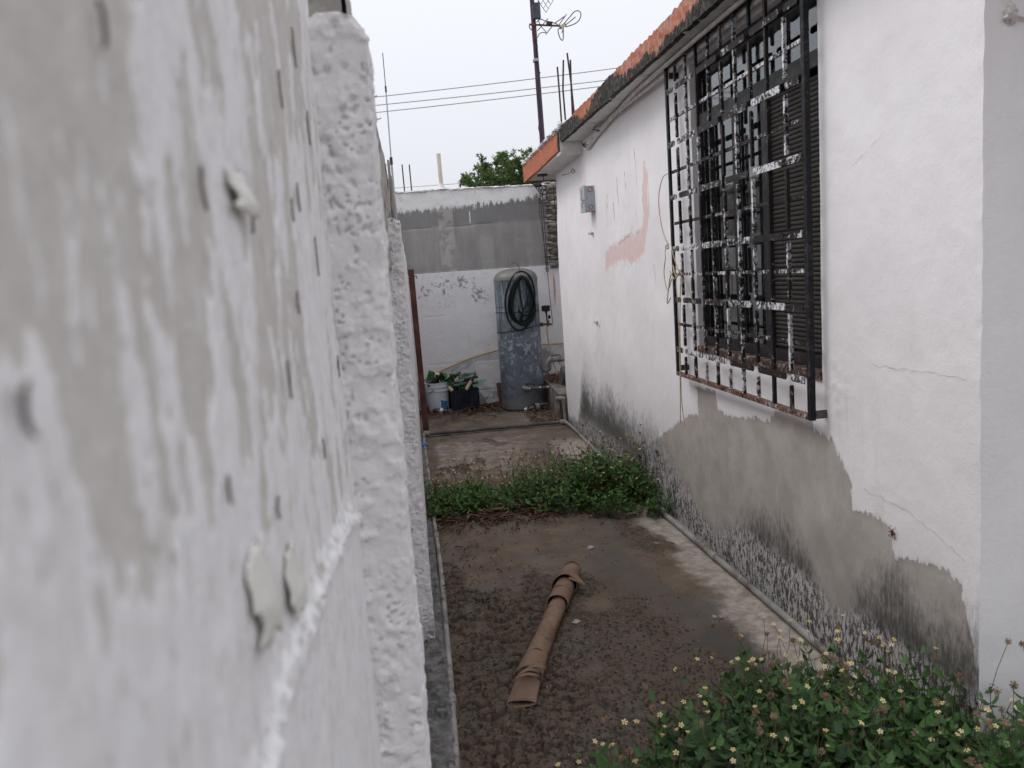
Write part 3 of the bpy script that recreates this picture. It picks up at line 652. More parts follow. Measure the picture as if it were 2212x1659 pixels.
def gap(k, fy, fz, hz, hw):
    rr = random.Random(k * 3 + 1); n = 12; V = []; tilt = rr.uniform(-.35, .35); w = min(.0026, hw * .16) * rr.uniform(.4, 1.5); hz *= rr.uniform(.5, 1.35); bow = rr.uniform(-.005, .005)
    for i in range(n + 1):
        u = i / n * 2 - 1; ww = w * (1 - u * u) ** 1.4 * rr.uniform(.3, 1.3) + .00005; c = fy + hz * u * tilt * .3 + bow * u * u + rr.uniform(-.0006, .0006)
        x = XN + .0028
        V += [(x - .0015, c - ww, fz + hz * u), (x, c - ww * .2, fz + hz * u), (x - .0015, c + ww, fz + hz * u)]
    MB().add(V, [(3 * i + a, 3 * i + a + 1, 3 * i + a + 4, 3 * i + a + 3) for i in range(n) for a in (0, 1)]).obj('shaded_paint_tear', MAT['gap'], bw, angle=180)
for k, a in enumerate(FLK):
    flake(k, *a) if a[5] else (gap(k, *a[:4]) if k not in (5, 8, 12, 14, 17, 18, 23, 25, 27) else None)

def roughcast(name, x0, x1, y, z0, z1, step, seed, parent, depth=0.2, amp=1.0, topwob=0.02):
    """pitted pier: front face (towards -Y) wrapping round the right edge and over the top"""
    nx = max(6, int((x1 - x0) / step) + 1); nside = 50; nz = int((z1 - z0) / step) + 1
    u = np.concatenate([np.linspace(0, x1 - x0, nx), (x1 - x0) + np.linspace(0, depth, nside + 1)[1:]])
    w = np.linspace(z0, z1, nz); U, Wz = np.meshgrid(u, w, indexing='ij'); wd = x1 - x0
    front = U <= wd
    f1, f2, cd = voro(U * 95 + 2 * fbm(U * 60, Wz * 60, 2, seed), Wz * 80, seed + 3)
    lumps = fbm(U * 34, Wz * 27, 3, seed, 0.5); f1b, _, _ = voro(U * 48 + 2 * fbm(U * 40, Wz * 40, 2, seed + 2), Wz * 38, seed + 7)
    pit = np.maximum(sstep(0.26, 0.08, f1) * sstep(0.55, 0.62, fbm(U * 30, Wz * 24, 3, seed + 9)), sstep(.30, .12, f1b) * sstep(.57, .63, fbm(U * 22, Wz * 15, 3, seed + 19)))
    d = amp * ((lumps - 0.45) * 0.012 + sstep(.5, .7, fbm(U * 55, Wz * 48, 3, seed + 40)) * 0.004 - pit * 0.007 + (fbm(U * 120, Wz * 120, 2, seed + 4) - .5) * 0.0016)
    big = (fbm(U * 3, Wz * 3.2, 3, seed + 20) - 0.5) * 0.010
    X = x0 + np.minimum(U, wd); Yy = y + np.maximum(U - wd, 0)
    kf = sstep(wd + 0.012, wd - 0.004, U); ks = 1 - kf
    edgew = sstep(wd - 0.02, wd, U) * sstep(wd + 0.05, wd, U)
    X = X + ks * d * 0.7 + big * sstep(wd * 0.3, wd, U) - edgew * 0.001
    Yy = Yy - kf * d + edgew * 0.001
    topd = z1 - Wz
    Zz = Wz + (fbm(U * 25, Wz * 0 + 1.5, 3, seed + 30) - 0.5) * topwob * sstep(0.05, 0, topd) - sstep(wd - 0.03, wd, U) * sstep(0.03, 0, topd) * 0.012
    V = np.stack([X, Yy, Zz], -1).reshape(-1, 3).tolist(); F = grid_faces(len(u), nz).tolist()
    b = len(V); top = [i * nz + nz - 1 for i in range(len(u))]
    V += [(x0 - 0.002, y + depth, float(Zz[0, -1]) - 0.002)]
    F += [(top[i], top[i + 1], b) for i in range(len(top) - 1)]
    foot = sstep(z0 + 0.16, z0 + 0.02, Wz)
    pt = np.concatenate([(pit * (0.6 + 0.4 * lumps)).ravel(), [0]]); ft = np.concatenate([foot.ravel(), [0]])
    return mesh_obj(name, V, F, MAT['rough'], parent, angle=180, attrs=dict(pit=pt, foot=ft))
roughcast('pier', XN - 0.004, -0.023, 1.0, 0.3, 1.810, 0.0022, 11, bw, 0.18, .68, .03)
roughcast('pier', XN - 0.004, -0.002, 3.18, 0.0, 1.745, 0.0036, 23, bw, 0.22)
# far stretch behind the second pier
fw = MB(); k = 40
yv2 = np.linspace(3.35, 9.49, 90); zv2 = np.linspace(-0.03, 1.72, 60); A, B = np.meshgrid(yv2, zv2, indexing='ij')
X3 = -0.004 + (A - 3.2) * 0.0062 + (fbm(A * 3, B * 3, 4, 44) - 0.5) * 0.016 - 0.03 * sstep(3.6, 3.35, A)
V = np.stack([X3, A, B + (fbm(A * 4, B * 0, 3, 3) - .5) * 0.04 * (B > 1.7)], -1).reshape(-1, 3)
mesh_obj('far_face', V, grid_faces(90, 60), MAT['rough'], bw, attrs=dict(pit=sstep(.55, .7, fbm(A * 8, B * 5, 4, 4)), foot=sstep(0.25, 0.05, B)))
MB().box(-0.30, -0.045, 3.3, 9.49, -0.05, 1.715).obj('wall_core', MAT['neigh'], bw, smooth=False)

# ---- the neighbour's taller wall behind it
nw = thing('neighbour_wall', 'rough grey neighbouring wall with boards and bent nails rising behind the white boundary wall', 'wall', (-0.15, 4, 0))
yv3 = np.linspace(1.2, 8.3, 260); zt = np.interp(yv3, [1.2, 2.1, 2.4, 3.2, 4.3, 5.6, 8.3], [1.94, 1.96, 1.98, 2.055, 2.14, 2.2, 2.21]) + (fbm(yv3 * 9, yv3 * 0, 4, 8) - .5) * 0.07
tt = np.linspace(0, 1, 24); A, T = np.meshgrid(yv3, tt, indexing='ij')
Zn = 1.55 + (zt[:, None] - 1.55) * T; Xn = -0.047 + (fbm(A * 7, Zn * 9, 4, 81) - .5) * 0.02 - 0.010 * sstep(.9, 1, T)
V = np.stack([Xn, A, Zn], -1).reshape(-1, 3); F = grid_faces(len(yv3), len(tt))
mesh_obj('wall_body', V, F, MAT['neigh'], nw, angle=180)
Vb = np.concatenate([np.stack([Xn[:, -1], yv3, Zn[:, -1]], -1), np.stack([Xn[:, -1] * 0 - 0.24, yv3, Zn[:, -1] - 0.01], -1), np.stack([Xn[:, -1] * 0 - 0.24, yv3, Zn[:, -1] * 0], -1)]); n_ = len(yv3)
Fb = [(i, i + 1, n_ + i + 1, n_ + i) for i in range(n_ - 1)] + [(n_ + i, n_ + i + 1, 2 * n_ + i + 1, 2 * n_ + i) for i in range(n_ - 1)]
Vb = np.concatenate([Vb, [(-0.055, 8.3, 0), (-0.055, 8.3, 2.19), (-0.24, 8.3, 2.19), (-0.24, 8.3, 0), (-0.055, 1.2, 1.55), (-0.055, 1.2, 1.93), (-0.24, 1.2, 1.93), (-0.24, 1.2, 1.55)]])
Fb += [(3 * n_, 3 * n_ + 3, 3 * n_ + 2, 3 * n_ + 1), (3 * n_ + 4, 3 * n_ + 5, 3 * n_ + 6, 3 * n_ + 7)]
mesh_obj('wall_back', Vb, Fb, MAT['neigh'], nw, smooth=False)
for y0, w_, z1 in ((4.15, .18, 2.10), (4.62, .15, 2.08), (5.3, .2, 2.16), (6.3, .2, 2.14)):
    MB().box(-0.038, -0.026, y0, y0 + w_, 1.74, z1).obj('board', MAT['board'], nw, smooth=False, bevel=0.002)
for y0, z0 in ((2.15, 1.965), (2.62, 2.00), (4.55, 2.13)):
    MB().tube([(-0.06, y0, z0), (-0.036, y0, z0 + .002), (-0.031, y0 + .01, z0 + .006)], 0.0014, 6).obj('nail', MAT['rust'], nw)

# ---- back wall
YB = 9.5
bk = thing('back_wall', 'grey rendered wall with white painted top and bottom closing the alley', 'wall', (0.9, YB, 0))
xv = np.linspace(-0.05, 1.70, 180); zv4 = np.linspace(-0.04, 2.515, 260); A, B = np.meshgrid(xv, zv4, indexing='ij')
Yb = YB - (fbm(A * 5, B * 5, 4, 61) - .5) * 0.010 + 0.012 * sstep(1.584, 1.575, B) * 0
crz = 2.085 + 0.02 * (fbm(A * 3, A * 0, 4, 5) - .5) + 0.012 * A
Yb = Yb + 0.010 * np.exp(-((B - crz) / 0.006) ** 2) * (fbm(A * 2, B * 0, 2, 7) > 0.42)
for zz, am in ((1.075, .006), (0.52, .005), (0.17, .008)):
    Yb = Yb + am * np.exp(-((B - zz - 0.015 * (fbm(A * 3, A * 0, 3, int(zz * 50)) - .5)) / 0.006) ** 2) * sstep(.45, .55, fbm(A * 2.5, A * 0, 3, int(zz * 90)))
Yb = Yb - 0.008 * sstep(2.28, 2.34, B + 0.05 * (fbm(A * 8, B * 8, 3, 2) - .5)) * fbm(A * 9, B * 9, 3, 14)
Yb = Yb - 0.005 * sstep(1.584, 1.578, B)
Zt = B + (fbm(A * 6, A * 0, 4, 77) - .5) * 0.02 * sstep(2.45, 2.515, B) + 0.05 * np.exp(-((A - 0.5) / 0.045) ** 2) * sstep(2.46, 2.515, B)
V = np.stack([A, Yb, Zt], -1).reshape(-1, 3); mesh_obj('render_face', V, grid_faces(180, 260), MAT['back'], bk, angle=180)
c = MB().box(-0.05, 1.70, YB + 0.015, YB + 0.17, -0.05, 2.505); c.box(1.70, 3.5, YB + 0.03, YB + 0.17, -0.05, 2.50)
c.obj('wall_core', MAT['back'], bk, smooth=False)
xw = np.linspace(1.7, 2.6, 40); zw = np.linspace(-0.04, 1.545, 60); A, B = np.meshgrid(xw, zw, indexing='ij')
V = np.stack([A, YB - .004 - (fbm(A * 5, B * 5, 4, 62) - .5) * 0.012, B + (B > 1.54) * (fbm(A * 12, A * 0, 2, 5) - .5) * .03], -1).reshape(-1, 3)
mesh_obj('render_face', V, grid_faces(40, 60), MAT['back'], bk)
zc = 1.56
kk = 0
while zc < 2.50:
    hgt_b = random.uniform(0.052, 0.082)
    mb = MB(); nn = 7
    for ix in range(2):
        x0 = 1.712 + random.uniform(-.012, .012) + ix * 0.16; w_ = random.uniform(.10, .15)
        mb.lump((x0 + w_ / 2, YB + 0.005 + random.uniform(-.02, .015), zc + hgt_b / 2), (w_ * .62, 0.035, hgt_b * .52), kk * 7 + ix, 0.22, 12, 8)
    mb.obj('rough_block', MAT['block'] if kk % 3 else MAT['mortar'], bk)
    MB().lump((1.715 + random.uniform(-.02, .03), YB - 0.012, zc + hgt_b), (.045, .02, .013), kk + 300, .4, 8, 6).obj('mortar', MAT['mortar'], bk)
    zc += hgt_b + 0.012; kk += 1
cp = MB()
for i in range(26):
    cp.lump((-0.03 + i * 0.068, YB + 0.03, 2.505 + random.uniform(-.004, .006)), (.055, .055, .014), i + 900, .3, 10, 6)
cp.obj('sealant_cap', MAT['white_seal'], bk)
cp = MB(); cp.lathe([(.060, 0), (.045, .015), (.032, .045), (.028, .07)], 14, Matrix.Translation((0.50, YB + 0.02, 2.515)))
cp.obj('sealant_collar', MAT['white_seal'], bk)

# ================================================================== HOUSE
ho = thing('house', 'white plastered house with orange roof edge, window and mould-stained base on the right', 'house', (1.5, 4.8, 0))
WY0, WY1, WZ0, WZ1 = 2.766, 4.032, 1.045, 2.46
yv5 = np.unique(np.concatenate([np.linspace(1.946, 7.75, 480), [WY0, WY1]])); zv5 = np.unique(np.concatenate([np.linspace(-0.04, 2.515, 215), [WZ0, WZ1]]))
A, B = np.meshgrid(yv5, zv5, indexing='ij')
keep = ~((A[:-1, :-1] >= WY0 - 1e-6) & (A[1:, 1:] <= WY1 + 1e-6) & (B[:-1, :-1] >= WZ0 - 1e-6) & (B[1:, 1:] <= WZ1 + 1e-6))
STAIN = [(1.90, -.1), (1.951, .269), (1.954, .323), (1.972, .412), (2.002, .476), (2.017, .554), (2.063, .565), (2.17, .562), (2.333, .513), (2.338, .613), (2.417, .621), (2.575, .608), (2.588, .707), (2.634, .764), (2.712, .834), (2.85, .853), (2.867, .90), (3.162, .872), (3.222, .81), (3.312, .802), (3.389, .802), (3.611, .765), (3.797, .772), (3.829, .858), (4.105, .853), (4.076, .704), (4.218, .672), (4.455, .58), (4.6, .518), (4.786, .437), (4.986, .361), (5.1, .22), (5.25, -.1)]
stain = poly_sd(A, B, STAIN)
PINK = [(5.93, 1.565), (5.912, 1.479), (5.70, 1.525), (5.445, 1.551), (5.222, 1.515), (4.93, 1.58), (4.79, 1.80), (4.80, 2.05), (4.86, 2.12), (4.91, 1.97), (4.93, 1.74), (5.145, 1.690), (5.369, 1.70), (5.554, 1.66), (5.80, 1.64)]
pink = poly_sd(A, B, PINK) + 0.004
top_m = interp([(1.946, .39), (2.05, .34), (2.2, .33), (2.28, .37), (2.42, .36), (2.6, .22), (2.75, .14), (2.9, .26), (3.05, .32), (3.3, .30), (3.55, .24), (3.8, .12), (4.05, .12), (4.3, .20), (4.7, .34), (5.0, .40), (5.5, .38), (5.75, .42), (6.08, .46), (6.5, .40), (6.69, .43), (6.88, .52), (7.05, .42), (7.16, .22), (7.3, .10), (7.75, .08)], A)
top_m = top_m * 1.25
mold = 1.12 - B / np.maximum(top_m, .05) * 0.80
mold = np.where(B > top_m * 1.5, -0.6, mold); mold = np.clip(mold, -0.6, 0.95)
salt = sstep(3.9, 3.2, A) * sstep(.30, .16, B) + sstep(5.5, 5.0, A) * sstep(3.3, 3.8, A) * .8
salt = np.clip(salt + 0.85 * sstep(.28, .12, B), 0, 1)
dx = (fbm(A * 2.2, B * 2.2, 3, 15) - .5) * 0.012 + (fbm(A * 14, B * 14, 4, 16) - .5) * 0.0035
rp = sstep(.16, .04, np.hypot(A - 2.66, (B - 1.02) * 0.8)); dx -= rp * (fbm(A * 60, B * 60, 3, 18)) * 0.006
rp2 = sstep(2.15, 1.96, A) * sstep(.7, 1.2, B) * 0.3; dx -= rp2 * (fbm(A * 50, B * 50, 3, 28)) * 0.005
dx += 0.0016 * sstep(-.002, .004, stain) + 0.0015 * sstep(-.001, .003, pink)
dx += 0.016 * sstep(6.59, 6.63, A) * sstep(1.75, 2.25, B)
chip = sstep(.55, .62, fbm(A * 26, B * 14, 4, 70)) * sstep(.5, .2, np.abs(A - 5.4)) * sstep(.6, .45, np.abs(B - 1.95)); dx += chip * 0.002
cor = sstep(1.975, 1.946, A); dx += cor * (0.002 + 0.006 * (fbm(A * 0, B * 18, 3, 33) - .5))
V = np.stack([XW + dx, A, B], -1).reshape(-1, 3)
at = dict(stain=stain, pink=pink, mold=mold, salt=salt)
F = grid_faces(len(yv5), len(zv5), keep, flip=True)
V, F, at = prune(V, F, at)
mesh_obj('side_wall', V, F, MAT['house'], ho, angle=180, attrs=at)
# reveals, inner leaf, end wall, front wall
def flat_attr(o, **kw):
    n = len(o.data.vertices)
    for k in ('stain', 'pink', 'mold', 'salt'):
        a = o.data.attributes.new(k, 'FLOAT', 'POINT'); a.data.foreach_set('value', np.full(n, kw.get(k, -1.0), np.float32))
    return o
rv = MB(); D = 0.16
rv.add([(XW, WY1, WZ0), (XW + D, WY1, WZ0), (XW + D, WY1, WZ1), (XW, WY1, WZ1)], [(0, 1, 2, 3)])
rv.add([(XW, WY0, WZ0), (XW + D, WY0, WZ0), (XW + D, WY0, WZ1), (XW, WY0, WZ1)], [(3, 2, 1, 0)])
rv.add([(XW, WY0, WZ1), (XW + D, WY0, WZ1), (XW + D, WY1, WZ1), (XW, WY1, WZ1)], [(3, 2, 1, 0)])
rv.add([(XW, WY0, WZ0), (XW + D, WY0, WZ0), (XW + D, WY1, WZ0), (XW, WY1, WZ0)], [(0, 1, 2, 3)])
flat_attr(rv.obj('window_reveal', MAT['house'], ho, smooth=False), salt=0)
inn = MB()
inn.box(XW + .03, XW + D, 1.97, WY0, -.05, 2.5); inn.box(XW + .03, XW + D, WY1, 7.74, -.05, 2.5)
inn.box(XW + .03, XW + D, WY0, WY1, -.05, WZ0 - .002); inn.box(XW + .03, XW + D, WY0, WY1, WZ1 + .002, 2.5)
inn.box(XW + .03, 6.0, 7.60, 7.748, -.05, 2.5); inn.box(6.0, 6.15, 1.97, 7.74, -.05, 2.5)
flat_attr(inn.obj('wall_core', MAT['house'], ho, smooth=False), salt=0)
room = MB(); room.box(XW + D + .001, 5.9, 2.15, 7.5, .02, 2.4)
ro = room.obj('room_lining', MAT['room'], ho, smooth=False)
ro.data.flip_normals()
# cut the room lining open behind the window
bm_f = [p for p in ro.data.polygons if abs(p.center.x - (XW + D + .001)) < .01]
import bmesh
b_ = bmesh.new(); b_.from_mesh(ro.data); b_.faces.ensure_lookup_table()
bmesh.ops.delete(b_, geom=[b_.faces[p.index] for p in bm_f], context='FACES_ONLY'); b_.to_mesh(ro.data); b_.free()
# front wall facing the street side
xf = np.linspace(XW + .002, 6.0, 260); zf = np.linspace(-.04, 2.51, 200); A, B = np.meshgrid(xf, zf, indexing='ij')
dy = (fbm(A * 2, B * 2, 3, 25) - .5) * .010 + (fbm(A * 14, B * 14, 4, 26) - .5) * .003
edge_x = XW + np.interp(zf, zv5, dx[0]); A = np.where(np.arange(260)[:, None] == 0, edge_x[None, :], A + .012)
V = np.stack([A, 1.946 + (dy - .002) * sstep(XW, XW + .06, A), B], -1).reshape(-1, 3)
mesh_obj('front_wall', V, grid_faces(260, 200), MAT['house'], ho, angle=180,
         attrs=dict(stain=A * 0 - 1, pink=A * 0 - 1, mold=np.clip(0.62 - B / 0.34, -.6, .6), salt=A * 0))
# roof slabs, soffits, fascias
XE, ZS, ZT = 1.300, 2.507, 2.625
MB().box(XE + .03, 6.3, 1.3, 6.47, ZS + .004, ZT - .02).obj('roof_slab', MAT['soffit'], ho, smooth=False)
sv = np.linspace(1.3, 6.46, 200); su = np.linspace(XE + .004, XW + .05, 16); A, B = np.meshgrid(sv, su, indexing='ij')
V = np.stack([B, A, ZS + (fbm(A * 3, B * 8, 4, 90) - .5) * .012], -1).reshape(-1, 3); mesh_obj('soffit', V, grid_faces(200, 16), MAT['soffit'], ho)
MB().box(1.300, 6.3, 6.482, 8.25, 2.412, 2.565).obj('roof_slab', MAT['soffit'], ho, smooth=False, bevel=.004)
def fascia(name, pts, zb, zt, seed, near, lip=.03):
    """pts: (x, y) along the edge; outer face towards -X plus a returned lip underneath and on top"""
    pts = np.array(pts); seg = np.hypot(*np.diff(pts, axis=0).T); L = np.concatenate([[0], np.cumsum(seg)])
    nl = int(L[-1] / .012) + 2; l = np.linspace(0, L[-1], nl)
    px = np.interp(l, L, pts[:, 0]); py = np.interp(l, L, pts[:, 1])
    tx = np.gradient(px, l); ty = np.gradient(py, l); nrm = np.hypot(tx, ty); nx_, ny_ = -ty / nrm, tx / nrm
    zb_ = np.interp(l, L, zb); zt_ = np.interp(l, L, zt)
    sec = [(-lip, 0, 0), (-lip * .4, 0, 0)] + [(0, k / 12, 1) for k in range(13)] + [(-lip * .6, 1, 0), (-.09, 1, 0)]
    V = []; mo = []; pe = []; dr = []
    for (o, t, face) in sec:
        z = zb_ + (zt_ - zb_) * t
        d = (fbm(l * 22, l * 0 + t * 2.6, 4, seed) - .5) * .013 + (fbm(l * 4, l * 0 + t, 3, seed + 3) - .5) * .012
        if t == 1: z = z + (fbm(l * 26, l * 0, 4, seed + 8) - .5) * .022
        if t == 0: z = z + (fbm(l * 20, l * 0, 3, seed + 9) - .5) * .008
        V.append(np.stack([px + nx_ * (o + d * (.4 + .6 * face)), py + ny_ * (o + d * (.4 + .6 * face)), z], -1))
        if near:
            band = fbm(py * 1.6, py * 0 + 3, 3, seed + 12)
            mo.append(np.clip(1.0 - t * .95 + (band - .5) * 1.5 + .10 + .14 * sstep(5.6, 4.2, py), 0, 1.2)); pe.append(np.clip(.12 + .36 * sstep(6.3, 5.2, py), 0, 1) + l * 0); dr.append(l * 0)
        else:
            mo.append(l * 0 + (0.95 if t > .93 else 0.0) + .8 * sstep(6.56, 6.50, py)); pe.append(l * 0 - .1); dr.append(sstep(.45, .75, l * 0 + t) * sstep(.4, .6, fbm(l * 3, l * 0, 2, seed)))
    n = len(sec); V = np.stack(V, 1).reshape(-1, 3)
    return mesh_obj(name, V, grid_faces(nl, n, flip=True), MAT['fascia'], ho, angle=60, attrs=dict(mold=np.stack(mo, 1), peel=np.stack(pe, 1), drip=np.stack(dr, 1)))
fascia('fascia', [(1.30, 1.25), (1.30, 6.47)], [ZS - .004] * 2, [ZT + .01, ZT - .01], 5, True)
fascia('fascia', [(1.288, 6.478), (1.262, 8.26), (3.2, 8.28)], [2.443, 2.402, 2.402], [2.618, 2.585, 2.59], 9, False)
MB().add([(1.295, 6.476, 2.44), (1.60, 6.476, 2.412), (1.60, 6.476, 2.52), (1.295, 6.476, 2.60)], [(0, 1, 2, 3)]).obj('slab_step', MAT['soffit'], ho, smooth=False)
sl = MB()
for i in range(60):
    sl.lump((1.288 - i * .0004 + random.uniform(-.004, .02), 6.47 + i * .030, 2.602 - i * .0005 + random.uniform(-.006, .010)), (.028, .03, .014), i + 1500, .4, 8, 6)
for i in range(7): sl.lump((1.30 + i * .012, 6.46 + random.uniform(-.02, .02), 2.63 + random.uniform(-.012, .018)), (.02, .03, .02), i + 1700, .45, 8, 6)
sl.obj('roof_sealant', MAT['white_seal'], ho)
cap = MB()
for i in range(90): cap.lump((1.330 + random.uniform(-.004, .006), 2.0 + i * .05, ZT - .010 + random.uniform(-.003, .003)), (.025, .06, .009), i + 1900, .2, 8, 5)
cap.obj('roof_sealant', MAT['white_seal'], ho)
# hairline cracks and chips in the plaster
def crack(pts, r=0.0011, seed=0):
    r *= .55
    rr = random.Random(seed); out = []
    for (a, b) in zip(pts[:-1], pts[1:]):
        n = max(3, int(math.dist(a, b) / .018))
        for i in range(n): t = i / n; out.append((XW - .0002 + rr.uniform(-.0005, .0003), a[0] + (b[0] - a[0]) * t + rr.uniform(-.006, .006), a[1] + (b[1] - a[1]) * t + rr.uniform(-.006, .006)))
    o = MB().tube(out, [r * rr.uniform(.3, 1.2) for _ in out], 5, False).obj('hairline_crack', MAT['crack'], ho); return o
for k, (p, r) in enumerate([
    ([(2.743, 1.115), (2.516, 1.129), (2.263, 1.133), (2.072, 1.14), (1.96, 1.13)], .0009), ([(2.50, .70), (2.30, .70), (2.15, .67), (1.98, .62)], .001),
    ([(3.05, .60), (2.95, .52), (2.75, .46), (2.6, .41), (2.45, .40)], .0012), ([(4.3, .42), (4.1, .44), (3.9, .36), (3.7, .30)], .0012),
    ([(5.78, 2.02), (5.82, 1.85), (5.80, 1.66), (5.86, 1.53)], .003), ([(5.05, 2.22), (5.02, 2.05), (5.06, 1.80), (5.03, 1.68)], .002), ([(5.55, 1.66), (5.38, 1.68), (5.2, 1.72), (5.05, 1.85)], .002),
    ([(2.68, 1.50), (2.55, 1.53), (2.43, 1.54)], .0007), ([(2.55, 1.78), (2.42, 1.83), (2.36, 1.86)], .0006), ([(2.60, 1.33), (2.45, 1.36), (2.38, 1.43)], .0007), ([(2.66, 1.27), (2.52, 1.30)], .0007),
    ([(5.5, 2.1), (5.48, 1.9)], .0025), ([(5.3, 2.12), (5.28, 1.98)], .0025), ([(5.62, 1.95), (5.6, 1.80)], .0025), ([(4.75, 1.5), (4.72, 1.38)], .0015)]): crack(p, r, k)

# ---- window (part of the house) with frame, panes, blind slats
win = thing('window', None, None, (XW + .06, 3.4, 1.75)); win.parent = ho; win.location = Vector((XW + .06, 3.4, 1.75)) - Vector(ho.location)
for k in ('label', 'category'):
    if k in win: del win[k]
XF = XW + .030
fr = MB(); t = .04
fr.box(XF, XF + .05, WY0 + .001, WY0 + .028, WZ0 + .03, WZ1 - .001); fr.box(XF, XF + .05, WY1 - .028, WY1 - .001, WZ0 + .03, WZ1 - .001)
fr.box(XF + .001, XF + .049, WY0 + .028, WY1 - .028, WZ0 + .03, WZ0 + .075); fr.box(XF + .001, XF + .049, WY0 + .028, WY1 - .028, WZ1 - .03, WZ1 - .001)
fr.obj('window_frame', MAT['frame'], win, smooth=False, bevel=.002)
MB().box(XF - .006, XF + .052, WY0 + .0285, WY1 - .0285, 2.155, 2.215).obj('transom', MAT['frame'], win, smooth=False, bevel=.003)
for y0, w_ in ((3.26, .05), (3.56, .045), (3.86, .035)):
    MB().box(XF + .004, XF + .046, y0, y0 + w_, WZ0 + .076, 2.154).obj('mullion', MAT['frame'], win, smooth=False, bevel=.002)
for y0, y1, z0, z1 in ((WY0 + .03, WY1 - .03, 2.217, WZ1 - .032), (3.312, 3.558, WZ0 + .078, 2.153), (3.607, 3.858, WZ0 + .078, 2.153), (3.897, WY1 - .03, WZ0 + .078, 2.153)):
    MB().box(XF + .022, XF + .026, y0, y1, z0, z1).obj('pane', MAT['pane'], win, smooth=False)
sl_m = MB(); pr = [(0, -.009), (-.004, -.006), (-.006, 0), (-.004, .006), (0, .009)]
vs = [(XF + .03 + a, yy, b) for yy in (WY0 + .03, 3.258) for a, b in pr]
sl_m.add(vs, [(i, i + 1, 6 + i, 5 + i) for i in range(4)])
s0 = mesh_obj('slat', np.array(sl_m.v) - np.array([0, 0, 0]), sl_m.f, MAT['slat'], win)
base = Vector(s0.location); n_sl = int((2.153 - (WZ0 + .078)) / .0182)
for i in range(n_sl):
    if i == 0: s0.location = base + Vector((0, 0, WZ0 + .087))
    else: share('slat', s0, win, base + Vector((0, 0, WZ0 + .087 + i * .0182)))
so = MB(); so.box(XW - .012, XF + .03, WY0 + .004, WY1 - .004, WZ0 - .004, WZ0 + .028)
so.obj('sill', MAT['sill'], win, smooth=False, bevel=.004)
cu = MB(); nn = 40
for i in range(nn): pass
cv = [(XF + .25 + .03 * sin(i * .9) + .01 * sin(i * 2.3), 3.60 + i * .0125, z) for i in range(40) for z in (.9, 2.35)]
cu.add(cv, [(2 * i, 2 * i + 2, 2 * i + 3, 2 * i + 1) for i in range(39)]); cu.obj('curtain', MAT['curtain'], win)

# ---- iron grille bolted in front of the window
GX = 1.412; GY0, GY1, GZ0, GZ1 = 2.735, 4.205, 0.915, 2.495
gr = thing('window_grille', 'black iron burglar grille with scraped white paint in front of the house window', 'window grille', (GX, 3.47, GZ0))
def iron(name, mb, scrape=1.0, rusty=0.0, bevel=0.0):
    o = mb.obj(name, MAT['iron'], gr, smooth=False, bevel=bevel); n = len(o.data.vertices)
    for k, val in (('scrape', scrape), ('rusty', rusty)):
        a = o.data.attributes.new(k, 'FLOAT', 'POINT'); a.data.foreach_set('value', np.full(n, val, np.float32))
    return o
def plate_mb(y0, y1, zc, h, x0, x1, round0=True, round1=True):
    """flat strap along Y with blunt rounded ends"""
    c = h * .32; pts = []
    pts += [(y0, zc - h / 2 + c), (y0 + c, zc - h / 2)] if round0 else [(y0, zc - h / 2)]
    pts += [(y1 - c, zc - h / 2), (y1, zc - h / 2 + c), (y1, zc + h / 2 - c), (y1 - c, zc + h / 2)] if round1 else [(y1, zc - h / 2), (y1, zc + h / 2)]
    pts += [(y0 + c, zc + h / 2), (y0, zc + h / 2 - c)] if round0 else [(y0, zc + h / 2)]
    n = len(pts); vs = [(x0, a, b) for a, b in pts] + [(x1, a, b) for a, b in pts]
    return MB().add(vs, [tuple(range(n))[::-1], tuple(range(n, 2 * n))] + [(i, (i + 1) % n, n + (i + 1) % n, n + i) for i in range(n)])
def spin_mb(y, z0, z1, w, x0, x1, p0=True, p1=True):
    c = w * .6; pts = []
    pts += [(y - w * .2, z0), (y + w * .2, z0), (y + w / 2, z0 + c)] if p0 else [(y - w / 2, z0), (y + w / 2, z0)]
    pts += [(y + w / 2, z1 - c), (y + w * .2, z1), (y - w * .2, z1), (y - w / 2, z1 - c)] if p1 else [(y + w / 2, z1), (y - w / 2, z1)]
    if p0: pts += [(y - w / 2, z0 + c)]
    n = len(pts); vs = [(x0, a, b) for a, b in pts] + [(x1, a, b) for a, b in pts]
    return MB().add(vs, [tuple(range(n))[::-1], tuple(range(n, 2 * n))] + [(i, (i + 1) % n, n + (i + 1) % n, n + i) for i in range(n)])
dz = (GZ1 - GZ0) / 12; dyc = (GY1 - GY0) / 10
for y0, sg in ((GY0, 1), (GY1, -1)):   # angle iron posts
    p = MB(); p.box(GX - .004, GX + .004, min(y0 - sg * .004, y0 + sg * .020), max(y0 - sg * .004, y0 + sg * .020), GZ0 - .012, GZ1 + .01)
    p.box(GX + .004, GX + .016, min(y0 - sg * .004, y0 - sg * .001), max(y0 - sg * .004, y0 - sg * .001), GZ0 - .012, GZ1 + .01)
    iron('post', p, .06, .0)
iron('top_bar', MB().box(GX - .008, GX + .010, GY0 + .0205, GY1 - .0205, GZ1 - .008, GZ1 + .010), .15)
iron('bottom_bar', MB().box(GX - .010, GX + .014, GY0 + .0205, GY1 - .0205, GZ0 - .010, GZ0 + .008), .7, 1.0)
for i in (2, 4, 6, 8):
    y = GY0 + i * dyc; iron('bar', MB().box(GX - .0065, GX + .0065, y - .0075, y + .0075, GZ0 + .008, GZ1 - .008), 1.0, .06)
